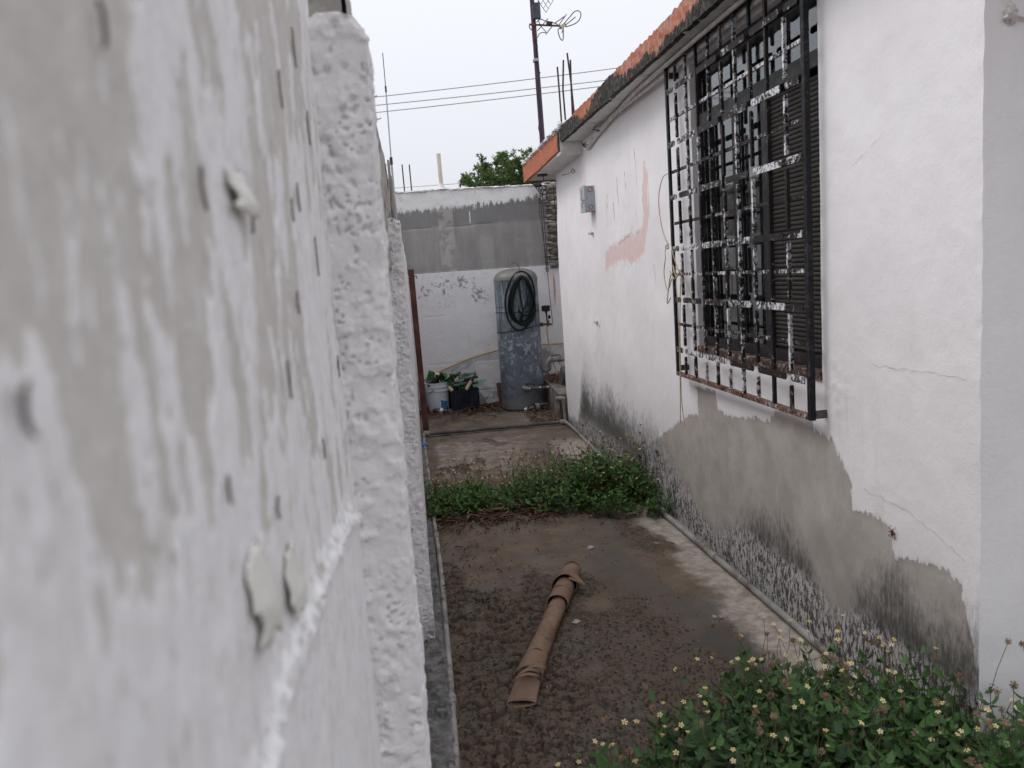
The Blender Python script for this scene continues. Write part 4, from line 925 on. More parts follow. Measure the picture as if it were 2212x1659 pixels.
for j in (2, 4, 6, 8, 10):
    z = GZ0 + j * dz
    iron('crossbar', MB().box(GX + .0068, GX + .018, GY0 + .004, GY1 - .004, z - .007, z + .007), 1.0, .15)
for i in (1, 3, 5, 7, 9):
    y = GY0 + i * dyc
    iron('spindle', spin_mb(y, GZ0 + .008, GZ0 + dz - .032, .014, GX - .006, GX + .006, False, True), .9, .2)
    iron('spindle', spin_mb(y, GZ1 - dz + .032, GZ1 - .008, .014, GX - .006, GX + .006, True, False), .4)
    for j in (2, 4, 6, 8, 10):
        z = GZ0 + j * dz; iron('spindle', spin_mb(y, z - dz + .024, z + dz - .024, .015, GX - .006, GX + .0065), 1.0, .1)
for j in (1, 3, 5, 7, 9, 11):
    z = GZ0 + j * dz
    for i in (2, 4, 6, 8):
        y = GY0 + i * dyc; iron('plate', plate_mb(y - dyc + .022, y + dyc - .022, z, .027, GX - .0105, GX - .0068), 1.0, .12)
    iron('plate', plate_mb(GY0 + .027, GY0 + dyc - .016, z, .027, GX - .0105, GX - .0068, False, True), 1.0, .1)
    iron('plate', plate_mb(GY1 - dyc + .016, GY1 - .027, z, .027, GX - .0105, GX - .0068, True, False), 1.0, .1)
for y, z in ((GY0 + .006, GZ0), (GY1 - .012, GZ0 + .02), (GY0 + .006, GZ1 - .05), (GY1 - .012, GZ1 - .05)):
    iron('bracket', MB().box(GX + .0165, XW + .01, y - .003, y + .003, z - .008, z + .022), .2, .3)

# twine knotted on the grille's far post
rp_ = thing('twine', 'tan twine knotted and looped on the far post of the window grille', 'rope', (GX, 4.2, 1.4))
def strand(pts, r=.0026, name='strand', seed=0):
    rr = random.Random(seed); P = []
    pts = [Vector(p) for p in pts]
    for i in range(len(pts) - 1):
        p0 = pts[max(i - 1, 0)]; p1 = pts[i]; p2 = pts[i + 1]; p3 = pts[min(i + 2, len(pts) - 1)]
        for k in range(8):
            t = k / 8; P.append(.5 * ((2 * p1) + (p2 - p0) * t + (2 * p0 - 5 * p1 + 4 * p2 - p3) * t * t + (3 * p1 - p0 - 3 * p2 + p3) * t ** 3))
    P.append(pts[-1]); return P
G_ = GX - .014
for k, (pts, r) in enumerate([
    ([(G_ + .01, 4.20, 1.965), (G_ - .004, 4.26, 1.95), (G_ - .008, 4.33, 1.85), (G_ - .004, 4.31, 1.70), (G_ - .004, 4.22, 1.60)], .0024),
    ([(G_, 4.215, 1.605), (G_ - .01, 4.25, 1.57), (G_ - .014, 4.24, 1.53), (G_ - .012, 4.28, 1.45), (G_ - .01, 4.24, 1.36), (G_, 4.19, 1.42)], .0024),
    ([(G_, 4.18, 1.60), (G_ - .006, 4.13, 1.54), (G_ - .006, 4.06, 1.46), (G_, 4.02, 1.44), (G_ - .006, 4.07, 1.47), (G_ - .01, 4.17, 1.44), (G_ - .008, 4.22, 1.38), (G_ - .008, 4.26, 1.29), (G_ - .004, 4.21, 1.32)], .0028),
    ([(G_ - .002, 4.06, 1.45), (G_ - .008, 4.10, 1.41), (G_ - .006, 4.09, 1.25), (G_ - .004, 4.105, 1.0), (G_ - .004, 4.12, .78), (G_ - .004, 4.13, .66), (G_ - .004, 4.075, .635), (G_ - .004, 4.07, .66), (G_ - .004, 4.10, .80), (G_ - .004, 4.085, 1.1), (G_ - .008, 4.05, 1.3), (G_ - .004, 4.03, 1.44)], .0024),
    ([(G_ - .002, 4.0, 1.44), (G_ - .002, 3.92, 1.36), (G_ - .002, 3.88, 1.30)], .0022),
    ([(G_ - .004, 4.15, 1.49), (G_ - .016, 4.07, 1.43), (G_ - .01, 4.03, 1.46), (G_ - .016, 4.10, 1.42), (G_ - .008, 4.19, 1.46)], .0034),
    ([(G_ - .004, 4.235, 1.62), (G_ - .014, 4.20, 1.61), (G_ - .012, 4.19, 1.58), (G_ - .016, 4.225, 1.585), (G_ - .006, 4.24, 1.60)], .0034)]):
    MB().tube(strand(pts, seed=k), r, 6).obj('strand', MAT['rope'], rp_)

# ---- electrical box
bx_ = thing('switch_box', 'grey metal electrical box with a wire ring and rusty knockouts on the white wall', 'electrical box', (XW, 6.24, 2.03))
MB().box(1.408, XW + .01, 6.168, 6.312, 1.936, 2.126).obj('casing', MAT['grey_box'], bx_, smooth=False, bevel=.002)
MB().box(1.398, 1.4078, 6.163, 6.316, 1.931, 2.131).obj('cover', MAT['grey_box'], bx_, smooth=False, bevel=.002)
for z in (2.098, 1.966):
    Mx = Matrix.Translation((1.4455, 6.1675, z)) @ Matrix.Rotation(pi / 2, 4, 'X')
    MB().lathe([(.019, .0), (.019, .003), (.014, .0032), (.014, .0)], 20, Mx, False).obj('knockout', MAT['box_rust'], bx_)
    MB().lathe([(.0115, .0), (.0115, .003)], 16, Mx).obj('knockout', MAT['grey_box'], bx_)
MB().tube([(1.397 - .012 * abs(sin(a)), 6.20 + .0 * a, 2.02 + .02 * cos(a)) if False else (1.392 - .02 * sin(a) - .002, 6.20 - .02 * (1 - cos(a)), 2.015 + .02 * cos(a) * .6) for a in np.linspace(0, 2 * pi, 18)], .003, 6).obj('wire_ring', MAT['steel'], bx_)
MB().tube([(1.388, 6.19, 2.01), (1.40, 6.165, 2.028), (1.425, 6.160, 2.042)], .0042, 8).obj('lever', MAT['steel'], bx_)
MB().box(1.3965, 1.3979, 6.235, 6.262, 1.965, 2.11).obj('rust_streak', MAT['box_rust'], bx_, smooth=False)
MB().box(1.41, XW, 6.1662, 6.168, 1.937, 1.941).obj('rust_streak', MAT['box_rust'], bx_, smooth=False)

# ---- small fixings on the walls
wh = thing('wire_hooks', 'two rusty hooks joined by a short wire near the far end of the house wall', 'hook', (XW, 7.0, 2.32))
MB().tube([(XW, 7.2, 2.335)] + [(XW - .02 - .012 * sin(a), 7.2 + .012 * cos(a), 2.335) for a in np.linspace(0, 6, 12)], .003, 6).obj('hook', MAT['rust'], wh)
MB().tube([(XW, 6.79, 2.31)] + [(XW - .02 - .012 * sin(a), 6.79, 2.315 + .018 * cos(a)) for a in np.linspace(0, 5, 12)], .003, 6).obj('hook', MAT['rust'], wh)
MB().tube([(XW - .02, 7.2, 2.335), (XW - .02, 7.0, 2.318), (XW - .02, 6.8, 2.318)], .0022, 6).obj('wire', MAT['rust'], wh)
o = MB().lump((XW - .012, 6.29, 1.775), (.016, .022, .012), 5, .3, 10, 8).tube([(XW - .02, 6.28, 1.77), (XW - .035, 6.27, 1.768), (XW - .04, 6.26, 1.785)], .004, 6).obj('painted_hook', MAT['conduit']); tag(o, 'white painted hook on the house wall below the electrical box', 'hook')
o = MB().lump((XW - .012, 6.30, 1.086), (.016, .03, .012), 6, .3, 10, 8).tube([(XW - .02, 6.25, 1.085), (XW - .03, 6.22, 1.083)], .008, 8).obj('pipe_stub', MAT['conduit']); tag(o, 'white pipe stub sticking out of the house wall at mid height', 'pipe')
o = MB().lump((1.545, 1.938, 2.055), (.02, .014, .02), 9, .3, 10, 8).tube([(1.525, 1.935, 2.12), (1.528, 1.93, 2.09), (1.545, 1.928, 2.062)], .004, 6).tube([(1.555, 1.935, 2.05), (1.60, 1.938, 2.04)], .003, 6).obj('wall_hook', MAT['conduit']); tag(o, 'plaster-covered hook with a bent wire high on the front wall by the corner', 'hook')
ins = thing('insect', 'small dark red long-legged insect on the edge of the grey stain', 'insect', (XW - .006, 2.335, .60))
MB().lump((XW - .006, 2.335, .602), (.004, .005, .012), 2, .1, 8, 8).obj('body', MAT['insect'], ins)
for sy, a in ((1, .013), (-1, .013), (1, .0), (-1, .0), (1, -.012), (-1, -.012)):
    MB().tube([(XW - .006, 2.335, .602 + a * .4), (XW - .012, 2.335 + sy * .012, .604 + a), (XW - .001, 2.335 + sy * .012, .602 + a * 1.6)], .0009, 5).obj('leg', MAT['insect'], ins)

# ---- conduits under the eave
cd = thing('conduit_pipe', 'white painted conduit clipped under the eave and bending down the house wall', 'conduit', (1.45, 4, 2.46))
MB().tube(strand([(1.44, 1.95, 2.485), (1.435, 2.8, 2.480), (1.44, 3.6, 2.478), (1.435, 4.4, 2.480), (1.44, 5.1, 2.487), (1.45, 5.42, 2.487), (1.458, 5.75, 2.462), (1.458, 6.0, 2.437), (1.46, 6.24, 2.405)]), .0135, 10).obj('pipe', MAT['conduit'], cd)
for y, z in ((5.2, 2.487), (5.98, 2.437)):
    MB().tube([(1.447, y, z), (1.452, y + .035, z - .002)], .0165, 10).obj('coupling', MAT['conduit'], cd)
c2 = MB().tube(strand([(1.385, 2.0, 2.492), (1.385, 3.5, 2.490), (1.40, 4.6, 2.490), (1.425, 5.05, 2.490), (1.44, 5.2, 2.487)]), .011, 10).obj('conduit_pipe', MAT['conduit']); tag(c2, 'thinner white conduit running along the soffit beside the thicker one', 'conduit')
wb_ = MB().tube([(1.47, 6.32, 2.47), (1.44, 6.30, 2.44), (1.46, 6.26, 2.42), (1.43, 6.28, 2.455), (1.465, 6.22, 2.43)], .004, 6).tube([(1.42, 5.75, 2.495), (1.40, 5.78, 2.47), (1.43, 5.72, 2.455), (1.41, 5.70, 2.44)], .004, 6).obj('loose_wire', MAT['wire']); tag(wb_, 'dark loose wire ends curling beside the conduit under the eave', 'wire')

# ================================================================== PRESSURE TANK AND PLUMBING
TX, TY, TR = 1.216, 9.03, .242
tk = thing('pressure_tank', 'tall galvanised steel water pressure tank with a domed top standing by the back wall', 'water tank', (TX, TY, 0))
Mt = Matrix.Translation((TX, TY, 0))
pf = [(TR * .97, 0.0), (TR * .99, .012), (TR, .03)] + [(TR, .03 + i * .14) for i in range(1, 11)] + [(TR, 1.432)]
MB().lathe(pf, 48, Mt).obj('shell', MAT['tank'], tk)
MB().lathe([(TR + .004, 1.432), (TR + .004, 1.448)] + [(TR * cos(a) ** .8 if a < pi / 2 else 0, 1.448 + .118 * sin(a)) for a in np.linspace(0.02, pi / 2 - .001, 12)], 48, Mt).obj('dome', MAT['tank'], tk)
def ring(z0, tilt, r=.004, ph=0):
    return [(TX + (TR + .003) * cos(a), TY + (TR + .003) * sin(a), z0 + tilt * cos(a + ph)) for a in np.linspace(0, 2 * pi, 49)[:-1]]
MB().tube(ring(1.088, -.006), .0045, 6, False, True).obj('tie_wire', MAT['wire'], tk)
MB().tube(ring(.900, .030), .0045, 6, False, True).obj('tie_wire', MAT['wire'], tk)
MB().tube(ring(1.150, .002), .0022, 6, False, True).obj('weld_seam', MAT['dark_grey'], tk)
MB().tube(ring(.012, 0), .006, 6, False, True).obj('base_ring', MAT['dark_grey'], tk)
MB().tube([(TX - .055, TY - .08, 1.545), (TX - .05, TY - .09, 1.585), (TX - .045, TY - .10, 1.612), (TX - .03, TY - .10, 1.616), (TX - .02, TY - .10, 1.612)], .004, 6).obj('lifting_wire', MAT['steel'], tk)
MB().tube(strand([(TX - .045, TY - .10, 1.615), (TX - .02, TY - .14, 1.622), (TX + .01, TY - .20, 1.60), (TX + .018, TY - .24, 1.55), (TX + .02, TY - .262, 1.49)]), .0035, 6).obj('hanging_wire', MAT['wire'], tk)
MB().tube([(TX + .01, TY - .258, 1.50), (TX + .035, TY - .262, 1.505), (TX + .045, TY - .26, 1.48)], .003, 6).obj('hanging_wire', MAT['steel'], tk)
# hose hung on it
def on_tank(x, z, off):
    q = min(abs(x - TX) / TR, 1.0); rr = TR + off
    y = TY - sqrt(max(rr * rr - (x - TX) ** 2, 0.0004))
    if z > 1.44: y += max(0, (z - 1.44)) * .75
    return (x, y, z)
gh = thing('garden_hose', 'dark green garden hose coiled in long loops hanging on the front of the tank', 'hose', (1.24, 8.76, .9))
def loop(cx, zt_, zb_, w, off, tilt=0, k=28, a0=0, a1=2 * pi, pinch=.25):
    out = []
    for i in range(k + 1):
        a = a0 + (a1 - a0) * i / k; c = cos(a); s_ = sin(a)
        z = (zt_ + zb_) / 2 + (zt_ - zb_) / 2 * c; ww = w * (1 - pinch * c)
        out.append(on_tank(cx + ww * s_ + tilt * c, z, off + .004 * sin(3 * a)))
    return out
LOOPS = [(1.245, 1.478, .955, .118, .018, .012), (1.240, 1.470, .968, .128, .030, .02), (1.250, 1.472, .945, .137, .020, .0), (1.246, 1.466, .985, .108, .032, .028), (1.235, 1.474, .962, .143, .040, .01), (1.252, 1.462, .950, .126, .044, -.006)]
for a in LOOPS: MB().tube(loop(*a), .0095, 8, False).obj('loop', MAT['black_hose'], gh)
MB().tube(loop(1.225, 1.528, .893, .165, .02, .03, pinch=-.02), .0095, 8, False).obj('loop', MAT['black_hose'], gh)
for pts in ([(1.225, 1.47, .03), (1.215, 1.35, .035), (1.225, 1.2, .04), (1.235, 1.08, .045), (1.22, 1.0, .04), (1.235, .96, .03)],
            [(1.30, 1.40, .035), (1.325, 1.31, .04), (1.29, 1.20, .045), (1.25, 1.12, .05), (1.215, 1.05, .045), (1.195, .99, .04)],
            [(1.19, 1.12, .045), (1.22, 1.07, .05), (1.27, 1.05, .05), (1.33, 1.065, .045), (1.36, 1.12, .04)],
            [(1.36, 1.22, .04), (1.33, 1.14, .045), (1.31, 1.08, .05)]):
    MB().tube(strand([on_tank(x, z, o_) for x, z, o_ in pts]), .0095, 8).obj('loop', MAT['black_hose'], gh)

ps = thing('pressure_switch', 'black pressure switch with a small gauge on brass fittings beside the tank', 'pressure switch', (1.5, 8.98, .9))
MB().tube([(TX + TR - .005, 8.98, .925), (1.487, 8.98, .925)], .022, 12).obj('nipple', MAT['dark_grey'], ps)
MB().tube([(1.487, 8.98, .925), (1.585, 8.98, .920)], .013, 10).obj('tee', MAT['brass'], ps)
MB().tube([(1.545, 8.98, .922), (1.545, 8.98, .965)], .017, 10).tube([(1.545, 8.98, .922), (1.545, 8.98, .9)], .012, 10).obj('tee', MAT['brass'], ps)
MB().tube([(1.536, 8.98, .96), (1.531, 8.98, 1.04), (1.531, 8.98, 1.07)], [.009, .010, .018], 10).obj('stem', MAT['rust'], ps)
MB().box(1.486, 1.572, 8.945, 9.015, 1.068, 1.132).obj('housing', MAT['black_plastic'], ps, smooth=False, bevel=.006)
MB().tube([(1.508, 8.94, 1.085), (1.508, 8.932, 1.085)], .013, 12).obj('cable_gland', MAT['black_plastic'], ps)
MB().box(1.55, 1.575, 8.96, 9.0, .982, 1.022).obj('gauge', MAT['black_plastic'], ps, smooth=False, bevel=.006)
MB().box(1.5745, 1.5765, 8.967, 8.993, .988, 1.016).obj('gauge_face', MAT['white_print'], ps, smooth=False)
o = MB().tube(strand([(1.532, 8.985, .905), (1.535, 9.0, .80), (1.555, 9.02, .65), (1.58, 9.02, .5), (1.61, 9.0, .38), (1.612, 8.98, .35)]), .0075, 8).obj('thin_hose', MAT['tan_pvc']); tag(o, 'thin tan tube running down from the pressure switch to the pump', 'tube')

dp = thing('drain_pipe', 'brass valve pipe leaving the bottom of the tank over the concrete plinth edge', 'pipe', (1.35, 8.75, .25))
MB().tube([(1.195, 8.80, .255), (1.195, 8.755, .255), (1.20, 8.742, .252), (1.235, 8.742, .250)], .021, 12).obj('elbow', MAT['grey_fit'], dp)
MB().tube([(1.235, 8.742, .250), (1.53, 8.742, .245)], .011, 10).obj('pipe', MAT['brass'], dp)
for x, r_ in ((1.265, .017), (1.30, .02), (1.34, .016), (1.385, .02), (1.42, .016), (1.475, .017)):
    MB().tube([(x, 8.742, .249), (x + .022, 8.742, .248)], r_, 8).obj('fitting', MAT['brass'], dp)
for x in (1.245, 1.365, 1.45, 1.50): MB().tube([(x, 8.742, .249), (x + .012, 8.742, .249)], .0125, 8).obj('thread_tape', MAT['white_print'], dp)
MB().tube([(1.31, 8.742, .268), (1.31, 8.742, .285), (1.27, 8.735, .30), (1.21, 8.73, .298)], .006, 6).obj('valve_handle', MAT['black_plastic'], dp)
MB().tube([(1.395, 8.742, .26), (1.395, 8.742, .285), (1.43, 8.735, .30)], .006, 6).obj('valve_handle', MAT['black_plastic'], dp)

up = thing('outlet_pipe', 'grey S-bend outlet pipe with a lever valve between the tank and the pump', 'pipe', (1.5, 8.95, .45))
MB().tube(strand([(1.45, 8.96, .405), (1.50, 8.96, .405), (1.525, 8.96, .42), (1.527, 8.96, .455), (1.53, 8.96, .49), (1.555, 8.96, .512), (1.60, 8.96, .515), (1.78, 8.96, .517)]), .020, 12).obj('pipe', MAT['grey_fit'], up)
for p, q in (((1.485, 8.96, .405), (1.51, 8.96, .405)), ((1.527, 8.96, .445), (1.528, 8.96, .47)), ((1.565, 8.96, .515), (1.585, 8.96, .515)), ((1.63, 8.96, .515), (1.685, 8.96, .516)), ((1.70, 8.96, .517), (1.72, 8.96, .517))):
    MB().tube([p, q], .026, 12).obj('collar', MAT['grey_fit'], up)
MB().tube([(1.655, 8.96, .535), (1.655, 8.96, .565), (1.64, 8.95, .572), (1.55, 8.94, .562)], .006, 6).obj('valve_handle', MAT['black_plastic'], up)

# plinth, pump, dry litter
x0p, x1p, y0p, y1p, zp = 1.435, 2.4, 7.93, 9.46, .275
u = np.linspace(0, 1, 60); A, B = np.meshgrid(np.linspace(y0p, y1p, 90), np.linspace(-.03, zp, 30), indexing='ij')
pl_ = thing('pump_plinth', 'low damp concrete plinth beside the tank carrying the pump', 'plinth', (1.9, 8.7, 0))
XL = x0p + .055 * (A - y0p) / (y1p - y0p) * 1.3 - (fbm(A * 9, B * 9, 4, 6) - .5) * .016
V = np.stack([XL, A, B], -1).reshape(-1, 3); mesh_obj('side_face', V, grid_faces(90, 30, flip=False), MAT['plinth'], pl_)
MB().add([(x0p + .002, y0p, -.03), (x1p, y0p, -.03), (x1p, y0p, zp), (x0p + .002, y0p, zp)], [(0, 1, 2, 3)]).obj('front_face', MAT['plinth'], pl_, smooth=False)
A, B = np.meshgrid(np.linspace(y0p, y1p, 60), np.linspace(0, 1, 40), indexing='ij'); XT = (x0p + .0715 * (A - y0p) / (y1p - y0p)) * (1 - B) + x1p * B
V = np.stack([XT, A, zp + (fbm(A * 8, B * 6, 4, 7) - .5) * .015 * (B > .03)], -1).reshape(-1, 3); mesh_obj('top_face', V, grid_faces(60, 40, flip=True), MAT['plinth'], pl_)
pm = thing('water_pump', 'red water pump motor half hidden behind the house corner', 'pump', (1.75, 8.55, .38))
Mp = Matrix.Translation((1.618, 8.60, .385)) @ Matrix.Rotation(pi / 2, 4, 'Y')
MB().lathe([(.03, -.03), (.085, -.026), (.098, -.012), (.098, .0), (.09, .005)], 28, Mp).obj('end_cap', MAT['dark_grey'], pm)
MB().lathe([(.088, .006), (.088, .22), (.06, .24)], 28, Mp).obj('motor_body', MAT['red_paint'], pm)
for k in range(10):
    a = 2 * pi * k / 10; MB().box(.01, .21, -.003, .003, .086, .100, Matrix.Translation((1.618, 8.60, .385)) @ Matrix.Rotation(a, 4, 'X')).obj('cooling_fin', MAT['red_paint'], pm, smooth=False)
MB().box(1.66, 1.86, 8.52, 8.68, .272, .30).obj('foot', MAT['red_paint'], pm, smooth=False, bevel=.004)
MB().tube([(1.60, 8.53, .33), (1.57, 8.50, .30), (1.62, 8.46, .285)], .008, 6).obj('cable', MAT['black_plastic'], pm)

# pipes dropping from the plinth to the floor
vp = thing('standpipe', 'pair of dirty vertical pipes with couplings dropping to the floor at the plinth corner', 'pipe', (1.43, 7.85, .2))
MB().tube(strand([(1.53, 8.742, .245), (1.545, 8.70, .243), (1.52, 8.4, .245), (1.47, 8.05, .250), (1.425, 7.88, .252)]), .016, 10).obj('pipe', MAT['old_pvc'], vp)
MB().tube([(1.405, 7.90, -.0), (1.40, 7.90, .24)], .015, 10).obj('pipe', MAT['pvc'], vp)
MB().tube([(1.455, 7.80, .0), (1.448, 7.80, .255)], .015, 10).obj('pipe', MAT['pvc'], vp)
MB().tube([(1.395, 7.90, .245), (1.42, 7.86, .252), (1.45, 7.80, .255), (1.462, 7.79, .25)], .020, 10).obj('elbow', MAT['grey_fit'], vp)
for x, y, z0, z1, r_ in ((1.40, 7.90, .195, .235, .022), (1.401, 7.90, .155, .19, .025), (1.402, 7.90, .125, .15, .021), (1.449, 7.80, .20, .245, .021), (1.45, 7.80, .16, .185, .019)):
    MB().tube([(x, y, z0), (x, y, z1)], r_, 10).obj('coupling', MAT['grey_fit'], vp)
cpp = thing('cross_pipe', 'dirty dark pipe lying across the concrete from the post to the house corner', 'pipe', (.75, 7.82, .02))
MB().tube([(.085, 7.83, .022), (.40, 7.825, .020), (.8, 7.815, .022), (1.2, 7.805, .021), (1.42, 7.80, .022)], .0185, 10).obj('pipe', MAT['old_pvc'], cpp)
MB().tube([(.05, 7.80, .03), (.06, 7.83, .028), (.11, 7.83, .024)], .026, 10).obj('elbow', MAT['pvc'], cpp)
MB().tube([(1.40, 7.80, .022), (1.455, 7.795, .024)], .026, 10).obj('tee', MAT['pvc'], cpp)
MB().box(.1, 1.40, 7.755, 7.775, -.01, .010).obj('mortar_strip', MAT['plinth'], cpp, smooth=False)
rpp = thing('floor_pipe', 'grey plastic pipe along the foot of the stained house wall', 'pipe', (1.44, 4.8, .02))
P_ = [(1.455, 7.78, .022), (1.462, 7.3, .020), (1.452, 7.0, .018), (1.432, 6.3, .018), (1.425, 5.4, .018), (1.418, 4.9, .018), (1.425, 4.4, .019), (1.437, 3.7, .018), (1.445, 3.2, .018), (1.448, 2.7, .018), (1.447, 2.0, .018)]
MB().tube(strand(P_), .0155, 12).obj('pipe', MAT['pvc'], rpp)
for y in (3.82, 6.95): MB().tube([(np.interp(-y, [-q[1] for q in P_], [q[0] for q in P_]), y - .03, .019), (np.interp(-y, [-q[1] for q in P_], [q[0] for q in P_]), y + .03, .019)], .019, 12).obj('coupling', MAT['pvc'], rpp)
lpp = thing('floor_pipe', 'weathered pipe along the foot of the left boundary wall', 'pipe', (.04, 4.8, .03))
P_ = [(.052, 7.80, .03), (.050, 7.2, .020), (.055, 6.0, .020), (.053, 5.0, .020), (.058, 4.2, .020), (.050, 3.4, .022), (.040, 2.75, .022), (.030, 2.3, .022), (.02, 1.7, .022)]
MB().tube(strand(P_), .0125, 10).obj('pipe', MAT['pvc'], lpp)
for y in (2.72, 4.6, 6.4): MB().tube([(np.interp(-y, [-q[1] for q in P_], [q[0] for q in P_]), y - .03, .021), (np.interp(-y, [-q[1] for q in P_], [q[0] for q in P_]), y + .03, .021)], .0165, 10).obj('coupling', MAT['pvc'], lpp)

# ---- steel post and bent tan pipe
po = thing('steel_post', 'dark red-brown square steel post with an open top by the left wall', 'post', (.078, 7.92, 0))
m = MB(); a_, b_2 = .028, .0235
lean = Matrix.Shear('XY', 4, (-.014, 0.0))
for (x0, x1, y0, y1) in ((-a_, a_, -a_, -b_2), (-a_, a_, b_2, a_), (-a_, -b_2, -b_2, b_2), (b_2, a_, -b_2, b_2)):
    m.box(.082 + x0, .082 + x1, 7.92 + y0, 7.92 + y1, -.02, 1.612)
for i, q in enumerate(m.v): m.v[i] = (q[0] - .018 * q[2] / 1.6, q[1], q[2])
m.obj('tube', MAT['brown_post'], po, smooth=False)
MB().tube([(.092, 7.89, 1.545), (.112, 7.888, 1.55), (.116, 7.885, 1.535), (.105, 7.885, 1.525)], .005, 6).obj('hinge_pin', MAT['rust'], po)
o = MB().tube(strand([(.018, 9.44, .315), (.15, 9.44, .365), (.35, 9.45, .45), (.62, 9.46, .545), (.85, 9.46, .60), (1.05, 9.46, .638), (1.3, 9.46, .66), (1.6, 9.46, .655), (2.1, 9.46, .645)]), .011, 10).obj('bent_pipe', MAT['tan_pvc']); tag(o, 'thin tan pipe bowing across the back wall behind the tank', 'pipe')
o = MB().tube([(1.612, 9.42, 2.46), (1.60, 9.42, 2.2), (1.645, 9.43, 1.7), (1.665, 9.44, 1.2), (1.68, 9.44, .88)], .0035, 6).obj('hanging_cable', MAT['wire']); tag(o, 'thin dark cable hanging down the back wall to the right of the tank', 'cable')

# ---- bucket, crate and bottles
bu = thing('bucket', 'white plastic bucket with a blue printed patch holding empty bottles', 'bucket', (.262, 9.29, 0))
Mb = Matrix.Translation((.262, 9.29, .002))
MB().lathe([(.112, 0), (.118, .004), (.129, .235), (.137, .237), (.137, .250), (.130, .252), (.131, .282), (.138, .284), (.138, .296), (.133, .298), (.134, .322), (.140, .324), (.140, .334), (.132, .335), (.126, .30), (.11, .012), (.0, .010)], 40, Mb, False).obj('body', MAT['bucket'], bu)
a0 = [(.262 + .139 * cos(t), 9.29 + .139 * sin(t), .262 - .15 * max(0, sin((t - 3.6) / (5.2 - 3.6) * pi)) ** .8 * .0 - .075 * (t < 4.4) * (4.4 - t)) for t in np.linspace(3.75, 4.42, 12)]
MB().tube(a0, .0035, 6).obj('handle', MAT['wire'], bu)
def patch(r0, r1, z0, z1, t0, t1, off, curve=0):
    vs = []; n = 14
    for i in range(n + 1):
        t = t0 + (t1 - t0) * i / n; zt2 = z1 - curve * sin(i / n * pi * .5)
        vs += [(.262 + (r0 + off) * cos(t), 9.29 + (r0 + off) * sin(t), z0), (.262 + (r1 + off) * cos(t), 9.29 + (r1 + off) * sin(t), zt2)]
    return MB().add(vs, [(2 * i, 2 * i + 2, 2 * i + 3, 2 * i + 1) for i in range(n)])
patch(.1195, .1245, .03, .148, 4.93, 5.75, .0008, .030).obj('blue_print', MAT['blue'], bu)
patch(.1195, .1245, .05, .105, 5.62, 5.70, .0016).obj('white_print', MAT['white_print'], bu)
MB().tube([(.262 + .1275 * cos(t), 9.29 + .1275 * sin(t), .178 + dz_) for t, dz_ in ((5.08, -.008), (5.15, -.014), (5.22, -.010), (5.26, .002), (5.25, .012))], .002, 5).obj('print_mark', MAT['dark_grey'], bu)

cr_ = thing('crate', 'navy blue plastic crate with a lattice panel full of empty bottles', 'crate', (.42, 9.12, 0))
Mc = Matrix.Translation((.418, 9.125, .004)) @ Matrix.Rotation(radians(9), 4, 'Z')
LW, LD, LH = .315, .285, .255
def cpart(name, *boxes, bevel=.002):
    m = MB()
    for b in boxes: m.box(*b, M=Mc)
    return m.obj(name, MAT['crate'], cr_, smooth=False, bevel=bevel)
cpart('floor', (0.002, LW - .002, .002, LD - .002, 0, .006))
for z0 in (.235, .219, .203): cpart('rim_rib', (-.005, LW + .005, -.005, LD + .005, z0, z0 + .0065)) if False else cpart('rim_rib', (-.005, LW + .005, -.005, 0, z0, z0 + .0065), (-.005, 0, 0, LD, z0, z0 + .0065), (LW, LW + .005, 0, LD, z0, z0 + .0065), (0, LW, LD, LD + .005, z0, z0 + .0065))
cpart('front_panel', (0, .11, 0.0005, .006, 0, .24), (.205, LW, 0.0005, .006, 0, .24), (.11, .205, 0.0005, .006, .195, .24), (.11, .205, 0.0005, .006, 0, .065), (.11, .205, .012, .014, .065, .195))
cpart('side_panel', (0.0005, .006, .0065, LD - .0065, 0, .24)); cpart('side_panel', (LW - .006, LW - .0005, .0065, LD - .0065, 0, .24)); cpart('back_panel', (0, LW, LD - .006, LD - .0005, 0, .24))
cpart('rib', (-.002, LW + .002, -.004, 0, .068, .073)); cpart('rib', (-.002, LW + .002, -.004, 0, .110, .114)); cpart('rib', (-.002, LW + .002, -.004, 0, .0, .012))
cpart('corner_rib', (-.003, .010, -.004, 0, .0125, .20)); cpart('corner_rib', (LW - .010, LW + .003, -.004, 0, .0125, .20))
la = MB()
for k in range(-6, 12):
    for sgn in (1, -1):
        x0 = .11 + k * .017; c = [(x0 + sgn * t_, .065 + (t_ if sgn > 0 else t_)) for t_ in np.linspace(0, .13, 14)]
        c = [q for q in c if .112 < q[0] < .203] if sgn > 0 else [(x0 + .0 - t_ + .0, .065 + t_) for t_ in np.linspace(0, .13, 14) if .112 < x0 - t_ < .203]
        if len(c) > 1: la.tube([tuple(Mc @ Vector((a, .006 + .002 * sgn, b))) for a, b in (c[0], c[-1])], .0022, 4)
la.obj('lattice', MAT['crate'], cr_, smooth=False)

